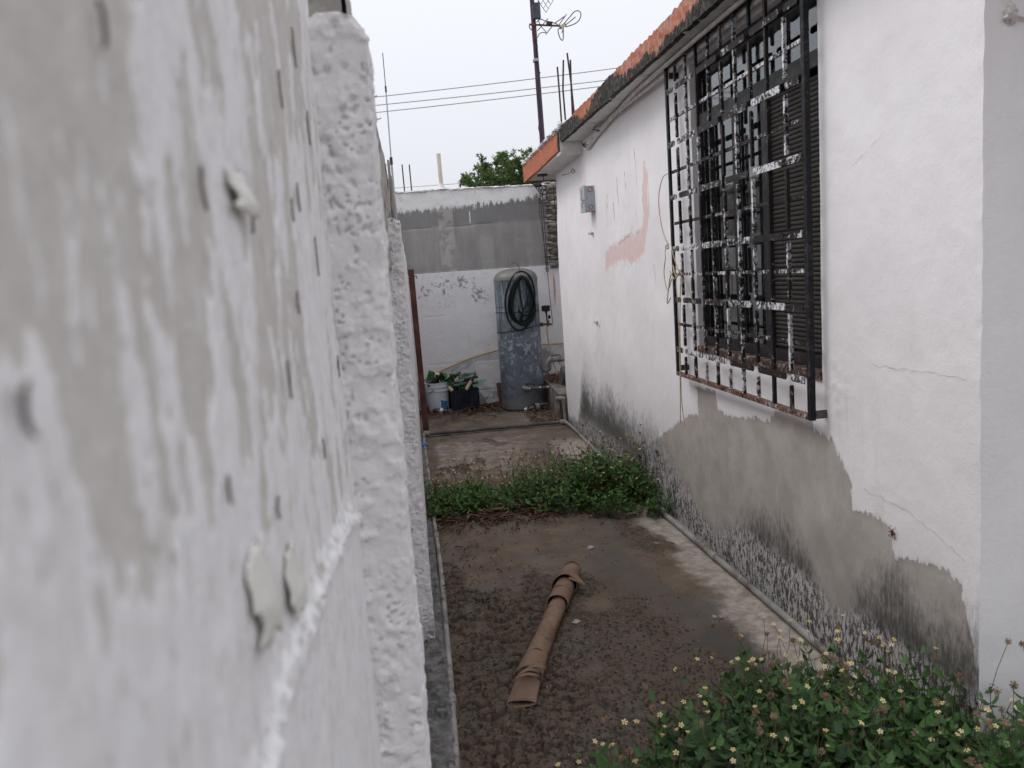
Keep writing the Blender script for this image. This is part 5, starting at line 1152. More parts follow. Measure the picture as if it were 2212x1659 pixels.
BOT = {'wine': [(.034, 0), (.037, .006), (.037, .165), (.033, .19), (.018, .225), (.0145, .245), (.0145, .285), (.017, .287), (.017, .30), (.0135, .301)],
       'beer': [(.028, 0), (.030, .005), (.030, .12), (.026, .145), (.016, .175), (.0125, .20), (.0125, .215), (.0145, .217), (.0145, .226), (.012, .227)],
       'square': None}
def bottle(label, loc, rot, kind='beer', mat='green_glass', lab=False, name='bottle'):
    b = thing(name, label, 'bottle', loc, 'empty bottles in and around the bucket and crate')
    b.rotation_euler = rot
    if kind == 'square':
        m = MB().box(-.027, .027, -.020, .020, 0, .125); o = m.obj('body', MAT[mat], None, smooth=False, bevel=.006)
        n = MB().lathe([(.016, .126), (.014, .14), (.014, .165)], 12).obj('neck', MAT[mat], None)
        kids = [o, n]
    else:
        o = MB().lathe(BOT[kind], 18).obj('body', MAT[mat], None); kids = [o]
        if lab:
            r = BOT[kind][2][0] + .0006
            kids.append(MB().lathe([(r, .06), (r, .11)], 18, None, False).obj('paper_label', MAT['label'], None))
    for k in kids: k.parent = b; k.location = (0, 0, 0)
    return b
R_ = radians
bottle('green bottle lying across the top of the bucket, closest to the bent pipe', (.19, 9.27, .425), (0, R_(98), R_(-8)), 'wine', 'green_glass', True)
bottle('bright green bottle with a round label leaning from the bucket towards the crate', (.30, 9.25, .375), (0, R_(80), R_(-4)), 'beer', 'green_glass', True)
bottle('near-black bottle standing upright in the middle of the bucket', (.255, 9.21, .27), (R_(6), R_(4), 0), 'square', 'brown_glass')
bottle('dark bottle slumped left of the upright black one in the bucket', (.17, 9.22, .30), (R_(15), R_(48), 0), 'beer', 'brown_glass')
bottle('small green bottle at the left rim of the bucket, partly behind the post', (.155, 9.25, .335), (0, R_(70), R_(20)), 'beer', 'pale_glass')
bottle('green bottle base sticking up at the back of the bucket', (.215, 9.38, .46), (0, R_(200), 0), 'beer', 'green_glass')
bottle('clear long-necked bottle pointing up to the right above the crate', (.455, 9.33, .42), (0, R_(66), R_(6)), 'wine', 'clear_glass', False)
bottle('pale green bottle lying across the top of the crate', (.40, 9.22, .345), (0, R_(80), R_(4)), 'wine', 'pale_glass', True)
bottle('second pale green bottle behind the one lying across the crate', (.44, 9.30, .325), (0, R_(74), R_(12)), 'wine', 'pale_glass')
bottle('pale green square bottle leaning out over the right end of the crate', (.668, 9.20, .275), (R_(0), R_(72), R_(-4)), 'square', 'pale_glass')
bottle('near-black square bottle standing upside down in the crate', (.60, 9.22, .365), (R_(180), R_(-4), 0), 'square', 'brown_glass')
bottle('pale green bottle standing tilted in the middle of the crate', (.52, 9.20, .14), (R_(-4), R_(-6), 0), 'beer', 'pale_glass')
bottle('dark green bottle standing in the left of the crate', (.475, 9.27, .03), (R_(4), R_(-8), 0), 'wine', 'green_glass')
bottle('brown bottle in the back row of the crate', (.53, 9.33, .015), (R_(4), R_(3), 0), 'wine', 'brown_glass')
bottle('dark bottle in the back right corner of the crate', (.65, 9.33, .01), (R_(0), R_(4), 0), 'wine', 'brown_glass')
bottle('dark green bottle low in the front left of the crate', (.45, 9.20, .06), (R_(4), R_(10), 0), 'beer', 'green_glass')
bottle('dark brown bottle lying on its side under the bright green one on the bucket', (.18, 9.30, .372), (0, R_(84), R_(14)), 'beer', 'brown_glass')
bottle('dark green bottle lying crossways at the front of the crate top', (.43, 9.17, .285), (0, R_(86), R_(8)), 'wine', 'green_glass')
bottle('brown bottle lying at the back of the crate under the clear one', (.45, 9.36, .30), (0, R_(80), R_(2)), 'wine', 'brown_glass')
bottle('small green bottle between the bucket rim and the crate heap', (.36, 9.25, .335), (R_(10), R_(62), R_(-20)), 'beer', 'green_glass')
bottle('brown bottle tipped against the right wall of the crate', (.58, 9.27, .22), (R_(-12), R_(38), 0), 'beer', 'brown_glass')
bottle('dark green bottle poking up at the left back of the crate', (.455, 9.35, .22), (R_(-10), R_(-30), 0), 'beer', 'green_glass')
def cup(label, p, q, r):
    o = MB().tube([p, q], r, 16).obj('cardboard_roll', MAT['label']); tag(o, label, 'roll', 'pale rolls on the crate')
cup('pale cardboard roll leaning on the right of the crate, beside the square bottle', (.585, 9.135, .245), (.645, 9.13, .335), .019)
cup('pale cardboard roll wedged between bucket and crate', (.385, 9.10, .295), (.425, 9.09, .25), .019)
o = MB().box(-.03, .03, -.003, .003, 0, .285, Matrix.Translation((.985, 9.15, .0)) @ Matrix.Rotation(R_(-4), 4, 'Y') @ Matrix.Rotation(R_(-6), 4, 'X')).obj('rusty_plate', MAT['rust'], None, smooth=False); tag(o, 'dark rusty metal plate leaning behind the left side of the tank', 'plate')
def pet(label, p, q, r, cap):
    b = thing('plastic_bottle', label, 'bottle', p); P, Q = Vector(p), Vector(q); L = (Q - P).length; d = (Q - P)
    M_ = Matrix.Translation(P) @ d.to_track_quat('Z', 'Y').to_matrix().to_4x4()
    pr = [(r * .8, 0), (r, .012), (r, L * .35), (r * .9, L * .4), (r, L * .45), (r, L * .62), (r * .6, L * .8), (.013, L * .9), (.013, L * .96)]
    MB().lathe(pr, 16, M_).obj('body', MAT['clear_glass'], b)
    MB().lathe([(.016, L * .955), (.016, L * 1.03)], 12, M_).obj('cap', MAT[cap], b)
    MB().lathe([(r + .001, L * .42), (r + .001, L * .58)], 16, M_, False).obj('wrapper', MAT['white_print'] if cap == 'blue_tag' else MAT['grey_fit'], b)
pet('clear plastic bottle with a blue cap lying in front of the bucket', (.19, 9.09, .034), (.385, 9.06, .034), .032, 'blue_tag')
pet('crumpled clear plastic bottle lying in front of the tank by the plinth', (1.44, 8.72, .045), (1.18, 8.66, .038), .045, 'white_print')
o = MB().box(0, .07, 0, .05, 0, .018, Matrix.Translation((.02, 7.2, .02)) @ Matrix.Rotation(.4, 4, 'Z') @ Matrix.Rotation(.3, 4, 'X')).obj('plastic_scrap', MAT['blue_tag'], None, smooth=False, bevel=.004); tag(o, 'scrap of blue plastic at the foot of the left wall', 'scrap')

# ---- rebar cage on the exposed wall end
rl = thing('rebar_cage', 'rusty rebar ladder cage standing against the broken edge of the back wall', 'rebar', (1.66, 9.4, 1.55))
for x, y in ((1.640, 9.42), (1.668, 9.455), (1.80, 9.42)): MB().tube([(x, y, 1.50), (x - .012, y, 2.0), (x - .018, y, 2.475)], .004, 6).obj('rod', MAT['rebar'], rl)
zt3 = 1.54
t0 = MB().tube([(-.045, 0, 0), (.15, 0, .003), (.15, .03, .003), (-.02, .03, 0)], .0022, 5)
st0 = None; k = 0
while zt3 < 2.45:
    o = MB().tube([(1.655 + random.uniform(-.05, -.035), 9.415, zt3), (1.80, 9.413, zt3 + random.uniform(-.004, .008)), (1.80, 9.45, zt3), (1.66, 9.46, zt3)], .0024, 5).obj('tie', MAT['rebar'], rl)
    zt3 += random.uniform(.048, .075)
MB().tube(strand([(1.55, 9.40, 2.50), (1.60, 9.38, 2.42), (1.66, 9.36, 2.37), (1.62, 9.35, 2.43), (1.68, 9.36, 2.46), (1.60, 9.38, 2.30), (1.72, 9.36, 2.28)]), .005, 6).obj('loose_cable', MAT['wire'], rl)
MB().lump((1.59, 9.40, 2.49), (.05, .04, .022), 31, .4, 10, 8).obj('cable_bundle', MAT['wire'], rl)
MB().lathe([(.045, 2.404), (.045, 2.410)], 20, Matrix.Translation((1.36, 7.75, 0))).obj('ceiling_plate', MAT['black_plastic'], rl) if False else None
o = MB().lathe([(.05, 2.396), (.05, 2.4115)], 20, Matrix.Translation((1.36, 7.72, 0))).tube(strand([(1.372, 7.72, 2.40), (1.372, 7.75, 2.36), (1.40, 8.1, 2.37), (1.5, 8.8, 2.40), (1.60, 9.36, 2.42)]), .0045, 6).obj('ceiling_cable', MAT['black_plastic']); tag(o, 'black cable hanging from a round plate under the far eave', 'cable')
for i, (x, z1, w_) in enumerate(((.082, 2.82, 'leftmost of the two on the wall'), (.163, 2.815, 'right of its twin on the wall'))):
    o = MB().tube([(x, YB + .06, 2.45), (x - .004, YB + .06, z1)], .0075, 6).obj('rebar', MAT['rebar']); tag(o, 'short rebar on top of the back wall, ' + w_, 'rebar', 'rebars on the back wall')
vpipe = MB().tube([(.503, YB + .02, 2.52), (.500, YB + .02, 2.7), (.497, YB + .02, 2.915)], .024, 16).obj('vent_pipe', MAT['cream_pvc']); tag(vpipe, 'cream plastic vent pipe standing on top of the grey back wall', 'pipe')

# ================================================================== ROOF AND SKY THINGS
MY = 7.6
ms = thing('antenna_mast', 'dark red-brown steel mast rising from the far roof corner', 'mast', (1.36, MY, 2.57))
mx0 = lambda z: 1.362 - (z - 2.57) * .014
MB().tube([(mx0(2.565), MY, 2.566), (mx0(3.2), MY, 3.2), (mx0(3.75), MY, 3.75)], [.026, .024, .019], 12).obj('pole', MAT['dark_mast'], ms)
MB().tube([(mx0(3.6), MY, 3.60), (mx0(3.78), MY, 3.78), (mx0(4.3), MY, 4.3)], [.0215, .0215, .018], 12).obj('sleeve', MAT['dark_mast'], ms)
MB().tube([(mx0(3.56), MY, 3.57), (mx0(3.74), MY, 3.74)], .0225, 12).obj('sleeve', MAT['red_brown'], ms)
MB().tube(strand([(1.375, MY - .02, 3.30), (1.335, MY - .03, 3.2), (1.34, MY - .03, 3.05), (1.345, MY - .03, 2.9), (1.325, MY - .04, 2.80), (1.36, MY - .03, 2.72), (1.385, MY - .03, 2.62)]), .0042, 6).obj('cable', MAT['wire'], ms)
MB().tube(strand([(1.335, MY - .03, 3.69), (1.33, MY - .04, 3.62), (1.36, MY - .03, 3.54), (1.355, MY - .025, 3.42), (1.362, MY - .02, 3.30)]), .005, 6).obj('cable', MAT['wire'], ms)
MB().box(1.32, 1.362, MY - .035, MY + .03, 3.395, 3.42).obj('clamp', MAT['alu'], ms, smooth=False, bevel=.003)
jb = thing('amplifier_box', 'dark grey plastic box clamped to the antenna mast', 'junction box', (1.375, MY - .03, 3.82))
MB().box(1.335, 1.405, MY - .065, MY - .022, 3.752, 3.875).obj('casing', MAT['ant_grey'], jb, smooth=False, bevel=.008)
MB().box(1.352, 1.405, MY - .060, MY - .025, 3.8755, 3.892).obj('lid', MAT['ant_grey'], jb, smooth=False, bevel=.004)
MB().tube(strand([(1.392, MY - .04, 3.89), (1.394, MY - .04, 3.96), (1.385, MY - .04, 4.05)]), .004, 6).obj('cable', MAT['wire'], jb)
ta = thing('tv_antenna', 'small television antenna with wire loops on a boom fixed to the mast', 'antenna', (1.35, MY - .03, 3.70))
AY = MY - .032
MB().tube([(1.30, AY, 3.712), (1.45, AY, 3.700), (1.60, AY, 3.690)], .009, 8).obj('boom', MAT['red_brown'], ta)
MB().box(1.575, 1.635, AY - .02, AY + .02, 3.675, 3.705, Matrix.Translation((1.605, 0, 3.69)) @ Matrix.Rotation(-.5, 4, 'Y') @ Matrix.Translation((-1.605, 0, -3.69))).obj('bracket', MAT['label'], ta, smooth=False, bevel=.004)
MB().tube(strand([(1.615, AY - .02, 3.705), (1.67, AY - .03, 3.76), (1.715, AY - .04, 3.80), (1.755, AY - .04, 3.80), (1.768, AY - .04, 3.765), (1.745, AY - .03, 3.72), (1.70, AY - .02, 3.695), (1.625, AY - .02, 3.675)]), .0045, 8).obj('wire_loop', MAT['ant_grey'], ta)
MB().tube(strand([(1.59, AY - .02, 3.67), (1.556, AY - .03, 3.655), (1.553, AY - .04, 3.62), (1.568, AY - .04, 3.57), (1.584, AY - .05, 3.553), (1.594, AY - .04, 3.57), (1.60, AY - .03, 3.62), (1.604, AY - .02, 3.665)]), .0045, 8).obj('wire_loop', MAT['ant_grey'], ta)
for p, q in (((1.625, AY - .02, 3.69), (1.705, AY - .1, 3.735)), ((1.57, AY, 3.70), (1.61, AY - .16, 3.74)), ((1.52, AY - .05, 3.70), (1.606, AY - .1, 3.742)), ((1.37, AY, 3.655), (1.455, AY - .1, 3.728)), ((1.44, AY - .02, 3.615), (1.51, AY - .05, 3.69)), ((1.60, AY - .02, 3.655), (1.582, AY - .05, 3.615))):
    MB().tube([p, q], .0042, 6).obj('element', MAT['ant_grey'], ta)
MB().tube(strand([(1.30, AY, 3.71), (1.302, AY, 3.68), (1.33, AY - .01, 3.65), (1.345, AY - .02, 3.62)]), .0042, 6).obj('cable', MAT['wire'], ta)
MB().tube(strand([(1.365, AY - .02, 3.59), (1.38, AY - .02, 3.62), (1.41, AY - .02, 3.635), (1.445, AY - .02, 3.635), (1.40, AY - .02, 3.69), (1.382, AY - .02, 3.74)]), .004, 6).obj('cable', MAT['wire'], ta)
MB().tube(strand([(1.365, AY - .01, 3.725), (1.40, AY - .03, 3.745), (1.44, AY - .03, 3.73), (1.50, AY - .02, 3.72), (1.56, AY, 3.705)]), .004, 6).obj('cable', MAT['wire'], ta)
MB().box(1.455, 1.51, AY - .02, AY + .012, 3.708, 3.728).obj('balun', MAT['ant_grey'], ta, smooth=False, bevel=.004)
ga = thing('grid_antenna', 'grey wire grid reflector hanging above the television antenna', 'antenna', (1.42, MY - .05, 3.9))
c0 = Vector((1.455, MY - .06, 3.80)); c1 = Vector((1.518, MY - .10, 3.886)); c3 = Vector((1.375, MY - .02, 3.965))
e1 = c1 - c0; e2 = c3 - c0
for i in range(4):
    a = c0 + e1 * (i / 3); MB().tube([tuple(a + e2 * t + Vector((0, .0, -.03 * t * (1 - t)))) for t in np.linspace(0, 2.0, 12)], .0026, 5).obj('wire', MAT['ant_grey'], ga)
for j in range(9):
    a = c0 + e2 * (j / 4 + .02) + Vector((0, 0, -.03 * (j / 4) * (1 - j / 4))); MB().tube([tuple(a), tuple(a + e1)], .002, 5).obj('wire', MAT['ant_grey'], ga)
MB().tube([(1.33, MY - .01, 3.96), (1.36, MY - .02, 3.955), (1.385, MY - .03, 3.97)], .005, 6).obj('bracket', MAT['ant_grey'], ga)
for (xb, zb_, xt, zt4, lab) in ((1.408, 2.56, 1.398, 3.175, 'leftmost of the four on the roof'), (1.442, 2.56, 1.452, 3.227, 'slightly bowed, second from the mast'), (1.528, 2.56, 1.487, 3.282, 'tallest and most tilted of the four on the roof'), (1.500, 2.56, 1.511, 3.227, 'upright, crossing the tilted one on the roof')):
    yb = 6.9
    xb2 = xb if xb != 1.442 else 1.445
    o = MB().tube([(xb2, yb, zb_), ((xb2 + xt) / 2 + (-.014 if xb == 1.442 else 0), yb, (zb_ + zt4) / 2 + .1), (xt, yb, zt4)], .0075, 8).obj('rebar', MAT['rebar']); tag(o, 'dark rebar, ' + lab, 'rebar', 'rebars standing on the house roof')
wa = thing('whip_antenna', 'thin whip antenna on a grey pole rising behind the left wall', 'antenna', (-.03, 8.6, 0))
q = 8.6 / 7
MB().tube([(-.028 * q, 8.6, 0), (-.029 * q, 8.6, 1.5 + .986 * q)], .011, 8).obj('pole', MAT['alu'], wa)
MB().tube([(-.029 * q, 8.6, 1.5 + .97 * q), (-.029 * q, 8.6, 1.5 + 1.03 * q)], .015, 8).obj('clamp', MAT['dark_mast'], wa)
MB().tube([(-.029 * q, 8.6, 1.5 + .98 * q), (-.0235 * q, 8.6, 1.5 + 1.572 * q)], .0065, 8).obj('lower_rod', MAT['alu'], wa)
MB().tube([(-.0235 * q, 8.6, 1.5 + 1.55 * q), (-.0236 * q, 8.6, 1.5 + 1.60 * q)], .009, 8).obj('joint', MAT['dark_mast'], wa)
MB().tube([(-.0235 * q, 8.6, 1.5 + 1.572 * q), (-.024 * q, 8.6, 1.5 + 1.861 * q)], .004, 8).obj('upper_rod', MAT['dark_mast'], wa)
o = MB().tube([(-.04, 8.9, 1.6), (-.046, 8.9, 2.62)], .010, 8).obj('rebar', MAT['rebar']); tag(o, 'dark rebar beside the whip antenna pole at the left wall', 'rebar')
for (xl, zl, xr, zr, lab) in ((-.316, 4.962, 4.46, 5.323, 'uppermost power line crossing the sky'), (-.291, 4.814, 4.232, 5.104, 'middle power line crossing the sky'), (-.277, 4.685, 4.078, 4.99, 'lowest of the three power lines crossing the sky'), (-.044, 3.28, 1.308, 3.302, 'faint wire just above the grey back wall')):
    s_ = (zr - zl) / (xr - xl); L_ = 14
    P_ = [(xl + t, 16, zl + s_ * t + .0025 * t * (t - (xr - xl))) for t in np.linspace(-L_, xr - xl + L_, 40)]
    o = MB().tube(P_, .0072 if zl > 4 else .0045, 6).obj('power_line', MAT['powerline']); tag(o, lab, 'power line', 'wires over the alley')

# ================================================================== FOLIAGE HELPERS
def leaf_template(serr=.12):
    ts = [0, .14, .34, .58, .80, 1.0]; ws = [.05, .62, .95, .78, .42, .0]; v = []; f = []
    for i, (t, w) in enumerate(zip(ts, ws)):
        z = -.16 * t * t + .03
        sh = serr * (1 if i % 2 else -.4) * (w > .1)
        v += [(-.30 * w - sh * .25, t, z + .10 * w), (0, t, z), (.30 * w + sh * .25, t, z + .10 * w)]
    for i in range(5):
        a = 3 * i; f += [(a, a + 1, a + 4, a + 3), (a + 1, a + 2, a + 5, a + 4)]
    return np.array(v, float), np.array(f)
def instance(tv, tf, pos, xdir, ydir, size, rnd):
    """place template at pos with local y along ydir and local x along xdir"""
    y = ydir / np.linalg.norm(ydir, axis=1, keepdims=True); x = xdir - (xdir * y).sum(1, keepdims=True) * y
    x = x / np.maximum(np.linalg.norm(x, axis=1, keepdims=True), 1e-6); z = np.cross(x, y)
    z = np.where(z[:, 2:3] < 0, z, z)
    v = pos[:, None] + size[:, None, None] * (tv[None, :, 0:1] * x[:, None] + tv[None, :, 1:2] * y[:, None] + tv[None, :, 2:3] * z[:, None])
    n = len(pos); f = tf[None] + np.arange(n)[:, None, None] * len(tv)
    return v.reshape(-1, 3), f.reshape(-1, tf.shape[1]), np.repeat(rnd, len(tv))
LV, LF = leaf_template()
def flower_parts():
    pv, pf_, dv, df = [], [], [], []
    for k in range(5):
        a = 2 * pi * k / 5; c, s_ = cos(a), sin(a); b = len(pv)
        for r, w, z in ((.32, .16, .12), (.72, .30, .18), (1.0, .22, .10)): pv += [(r * c - w * s_, r * s_ + w * c, z), (r * c + w * s_, r * s_ - w * c, z)]
        pf_ += [(b, b + 1, b + 3, b + 2), (b + 2, b + 3, b + 5, b + 4)]
    for i, (r, z) in enumerate(((.28, -.75), (.42, -.3), (.40, .12), (.2, .34), (.02, .36))):
        for j in range(7): dv.append((r * cos(2 * pi * j / 7), r * sin(2 * pi * j / 7), z))
    for i in range(4):
        for j in range(7): df.append((i * 7 + j, i * 7 + (j + 1) % 7, i * 7 + 7 + (j + 1) % 7, i * 7 + 7 + j))
    return np.array(pv), np.array(pf_), np.array(dv), np.array(df)
PV, PF, DV, DF = flower_parts()
def seed_template(n=46):
    r = np.random.default_rng(5); v = []; f = []
    for i in range(n):
        d = r.normal(size=3); d[2] = d[2] * .8 + .15; d /= np.linalg.norm(d); t = np.cross(d, r.normal(size=3)); t /= np.linalg.norm(t)
        b = len(v); v += [tuple(d * .15 - t * .05), tuple(d * .15 + t * .05), tuple(d * 1.0 + t * .13), tuple(d * 1.0 - t * .13)]; f.append((b, b + 1, b + 2, b + 3))
    return np.array(v), np.array(f)
SV, SF = seed_template()

class Weeds:
    def __init__(s): s.L = []; s.S = MB(); s.Srnd = []; s.F = []; s.D = []
    def stem_tube(s, pts, r0, r1, rnd):
        b = len(s.S.v); k = len(pts); s.S.tube(pts, [r0 + (r1 - r0) * i / (k - 1) for i in range(k)], 4, False); s.Srnd += [rnd] * (len(s.S.v) - b)
    def plant(s, x, y, h, leaf, flower_p, seed_p, lean=.5, rr=random, z0=None):
        z0 = ground_z(x, y) if z0 is None else z0
        a = rr.uniform(0, 2 * pi); ln = rr.uniform(0, lean) * h; n = max(3, int(h / .035)); pts = []
        bend = rr.uniform(-.3, .3)
        for i in range(n + 1):
            t = i / n; aa = a + bend * t * 2
            pts.append((x + cos(aa) * ln * t ** 1.3, y + sin(aa) * ln * t ** 1.3, z0 + h * t - .15 * ln * t * t))
        s.stem_tube(pts, .0016, .0010, rr.uniform(0, .6))
        ph = rr.uniform(0, pi)
        for i in range(1, n + 1):
            t = i / n
            if t < .12: continue
            ph += pi / 2 + rr.uniform(-.35, .35); p = pts[i]
            for sg in (0, pi):
                if rr.random() < .08: continue
                d = ph + sg + rr.uniform(-.3, .3); el = rr.uniform(-.25, .55) + (.35 if i == n else 0); sz = leaf * rr.uniform(.6, 1.15) * (1 - .35 * t ** 3)
                s.L.append((p, (-sin(d), cos(d), rr.uniform(-.25, .25)), (cos(d) * cos(el), sin(d) * cos(el), sin(el)), sz, min(1, max(0, .15 + .75 * t * rr.random() + .25 * rr.random()))))
        u = rr.random()
        if u < flower_p + seed_p:
            k = rr.uniform(.07, .17); p = Vector(pts[-1]); d = Vector((rr.uniform(-.35, .35), rr.uniform(-.35, .35), 1)).normalized(); m_ = Vector((rr.uniform(-.02, .02), rr.uniform(-.02, .02), 0))
            e = p + d * k; s.stem_tube([tuple(p), tuple(p + d * k * .5 + m_), tuple(e)], .0009, .0008, rr.uniform(.4, 1))
            tilt = Vector((rr.uniform(-.5, .5), rr.uniform(-.7, .3), 1)).normalized()
            (s.F if u < flower_p else s.D).append((tuple(e), tuple(tilt), rr.uniform(.0062, .0085) if u < flower_p else rr.uniform(.007, .0115), rr.random()))
    def build(s, name, label, leaf_mat='leaf'):
        def arr(k, l): return np.array([q[k] for q in l], float)
        L = s.L; v, f, r = instance(LV, LF, arr(0, L), arr(1, L), arr(2, L), arr(3, L), arr(4, L))
        root = mesh_obj(name, v, np.ascontiguousarray(f), MAT[leaf_mat or 'leaf'], None, attrs=dict(rnd=r), angle=180)
        tag(root, label, 'weeds', None, 'stuff')
        o = mesh_obj('stems', np.array(s.S.v), s.S.f, MAT['stem'], root, attrs=dict(rnd=np.array(s.Srnd))); o['kind'] = 'stuff'
        if s.F:
            F = s.F; ax = arr(1, F); xd = np.tile([[1.0, .2, .1]], (len(F), 1)) + rng.normal(size=(len(F), 3)) * .3
            z = ax; x = xd - (xd * z).sum(1, keepdims=True) * z; x /= np.linalg.norm(x, axis=1, keepdims=True); y = np.cross(z, x)
            for nm, tv, tf, mt in (('petals', PV, PF, 'petal'), ('flower_discs', DV, DF, 'disc')):
                v, f, r = instance(tv, tf, arr(0, F), x, y, arr(2, F), arr(3, F))
                o = mesh_obj(nm, v, np.ascontiguousarray(f), MAT[mt], root, attrs=dict(rnd=r)); o['kind'] = 'stuff'
        if s.D:
            D_ = s.D; n = len(D_); ax = rng.normal(size=(n, 3)); ay = rng.normal(size=(n, 3))
            v, f, r = instance(SV, SF, arr(0, D_), ax, ay, arr(2, D_), arr(3, D_)); o = mesh_obj('seed_heads', v, np.ascontiguousarray(f), MAT['seed'], root, attrs=dict(rnd=r), smooth=False); o['kind'] = 'stuff'
        return root

# ---- weeds across the alley
R1 = random.Random(3); w1 = Weeds()
def mid_density(x, y):
    yc = 5.20 + .10 * sin(x * 3) - .05 * x; hw = .34 + .20 * min(1, max(0, (x - .5) / .8))
    d = 1 - abs(y - yc) / hw
    gap = 1 - .75 * math.exp(-((x - .50) / .13) ** 2)
    return max(0, d) * gap * (1 if x < 1.45 else 0)
n = 0
while n < 1150:
    x = R1.uniform(.03, 1.46); y = R1.uniform(4.5, 6.1)
    if R1.random() > mid_density(x, y) ** .7: continue
    h = (R1.uniform(.07, .15) if x < .62 else R1.uniform(.11, .26)) * (.6 + .55 * min(1, mid_density(x, y) * 1.5)) * (1.15 if x > 1.2 else 1)
    cl = float(fbm(np.array([x * 4.5]), np.array([y * 4.5]), 2, 55)[0])
    if cl < .36 and R1.random() < .75: continue
    h *= .42 + .82 * cl
    w1.plant(x, y, h, R1.uniform(.030, .054) * (.7 + .6 * cl), .10, .16, .8, R1); n += 1
for i in range(60):
    x = R1.uniform(.15, 1.3); y = R1.uniform(5.5, 6.05); w1.plant(x, y, R1.uniform(.03, .08), .016, .4, .5, .4, R1)
w1.build('weed_patch', 'low green flowering weeds growing across the alley in the middle of the concrete', 'leaf_bright')
# ---- weeds in the near right corner
R2 = random.Random(5); w2 = Weeds(); n = 0
def front_edge(x): return np.interp(x, [.36, .50, .75, 1.0, 1.2, 1.42, 1.46, 1.5, 2.6], [1.86, 2.06, 2.24, 2.42, 2.46, 2.40, 2.20, 1.90, 1.92])
while n < 1450:
    x = R2.uniform(.36, 2.35); y = R2.uniform(1.3, 2.5)
    if y > front_edge(x) or (x > 1.46 and y > 1.90): continue
    e = front_edge(x) - y
    h = R2.uniform(.14, .27) * (.55 + .45 * min(1, e / .25)) * np.interp(x, [.36, .7, 1.1, 2.3], [1.0, 1.12, 1.12, 1.3])
    cl = float(fbm(np.array([x * 5.]), np.array([y * 5.]), 2, 57)[0])
    if cl < .34 and R2.random() < .7: continue
    h *= .6 + .85 * cl
    w2.plant(x, y, float(h), R2.choice((R2.uniform(.022, .04), R2.uniform(.036, .062), R2.uniform(.045, .07))), .15, .085, .6, R2); n += 1
w2.build('weed_patch', 'dense green weeds with small yellow flowers in the near right corner by the house wall', None)
def lone(label, x, y, h, leaf, k, seed):
    w = Weeds(); r = random.Random(seed)
    for i in range(k): w.plant(x + r.uniform(-.02, .02), y + r.uniform(-.03, .03), h * r.uniform(.6, 1), leaf, .1, .1, .25, r)
    o = w.build('weed_plant', label, None); o['kind'] = 'thing'; o['category'] = 'plant'
    for c in o.children:
        if 'kind' in c: del c['kind']
lone('tall weed against the foot of the house wall, right end of the middle patch', 1.42, 5.12, .36, .05, 3, 4)
lone('leafy weed standing up by the house corner at the right edge', 1.60, 1.84, .31, .06, 4, 8)

# ---- dry litter at the back and under the middle weeds
def curled_strips(name, label, N, fn, lmin, lmax, seed, mat='dry', w0=.008):
    r = random.Random(seed); V = []; F = []; Rn = []
    for i in range(N):
        x, y, z = fn(r); a = r.uniform(0, 2 * pi); L = r.uniform(lmin, lmax); w = w0 * r.uniform(.5, 1.5); k = 6; b = len(V); cv = r.uniform(-2.0, 2.0); lift = r.uniform(.002, .02); rr = r.random(); tw = r.uniform(-1, 1)
        for j in range(k + 1):
            t = j / k; aa = a + cv * (t - .5); px = x + cos(a) * L * (t - .5) + cv * .10 * L * sin(pi * t) * -sin(a); py = y + sin(a) * L * (t - .5) + cv * .10 * L * sin(pi * t) * cos(a)
            ww = w * sin(pi * (.08 + .84 * t)); zz = z + .004 + lift * sin(pi * t) + .006 * r.random(); ny, nx = cos(aa), -sin(aa); up_ = .5 * ww * tw
            V += [(px + nx * ww, py + ny * ww, zz + abs(up_) + .003), (px, py, zz), (px - nx * ww, py - ny * ww, zz + abs(up_) + .003)]; Rn += [rr] * 3
        for j in range(k): c = b + 3 * j; F += [(c, c + 1, c + 4, c + 3), (c + 1, c + 2, c + 5, c + 4)]
    o = mesh_obj(name, V, F, MAT[mat], None, attrs=dict(rnd=np.array(Rn)), angle=180); tag(o, label, 'leaf litter', None, 'stuff'); return o
def back_litter(r):
    while True:
        x = r.uniform(.06, 1.42); y = 9.42 - abs(r.gauss(0, .30)); 
        if y > 8.35 and (x - TX) ** 2 + (y - TY) ** 2 > .07: return x, y, ground_z(x, y) + r.uniform(0, .02)
curled_strips('leaf_litter', 'curled dry brown leaves lying along the foot of the back wall', 520, back_litter, .04, .15, 3)
curled_strips('leaf_litter', 'dry leaves gathered on the floor between the tank and the plinth', 170, lambda r: (lambda x, y: (x, y, ground_z(x, y)))(r.uniform(1.15, 1.43), r.uniform(7.95, 8.75)), .02, .07, 5)
curled_strips('leaf_litter', 'dry leaves lying on top of the pump plinth', 160, lambda r: (r.uniform(1.5, 1.75), r.uniform(8.65, 9.35), zp + .005 + r.uniform(0, .03)), .02, .09, 6)
curled_strips('leaf_litter', 'dead brown stalks and leaves under the weeds at the left of the middle patch', 260, lambda r: (lambda x, y: (x, y, ground_z(x, y) + r.uniform(0, .02)))(r.uniform(.05, .75), r.gauss(4.98, .10)), .05, .22, 8, 'dry', .006)
curled_strips('leaf_litter', 'small dead leaves scattered at the near edge of the middle weeds', 160, lambda r: (lambda x, y: (x, y, ground_z(x, y)))(r.uniform(.08, 1.35), r.gauss(4.75, .10)), .012, .04, 9, 'dry', .006)
curled_strips('leaf_litter', 'bits of dry leaf and stalk scattered along the left kerb and crust', 150, lambda r: (lambda x, y: (x, y, ground_z(x, y)))(.04 + abs(r.gauss(0, .22)), r.uniform(2.1, 4.6)), .012, .045, 15, 'dry', .005)
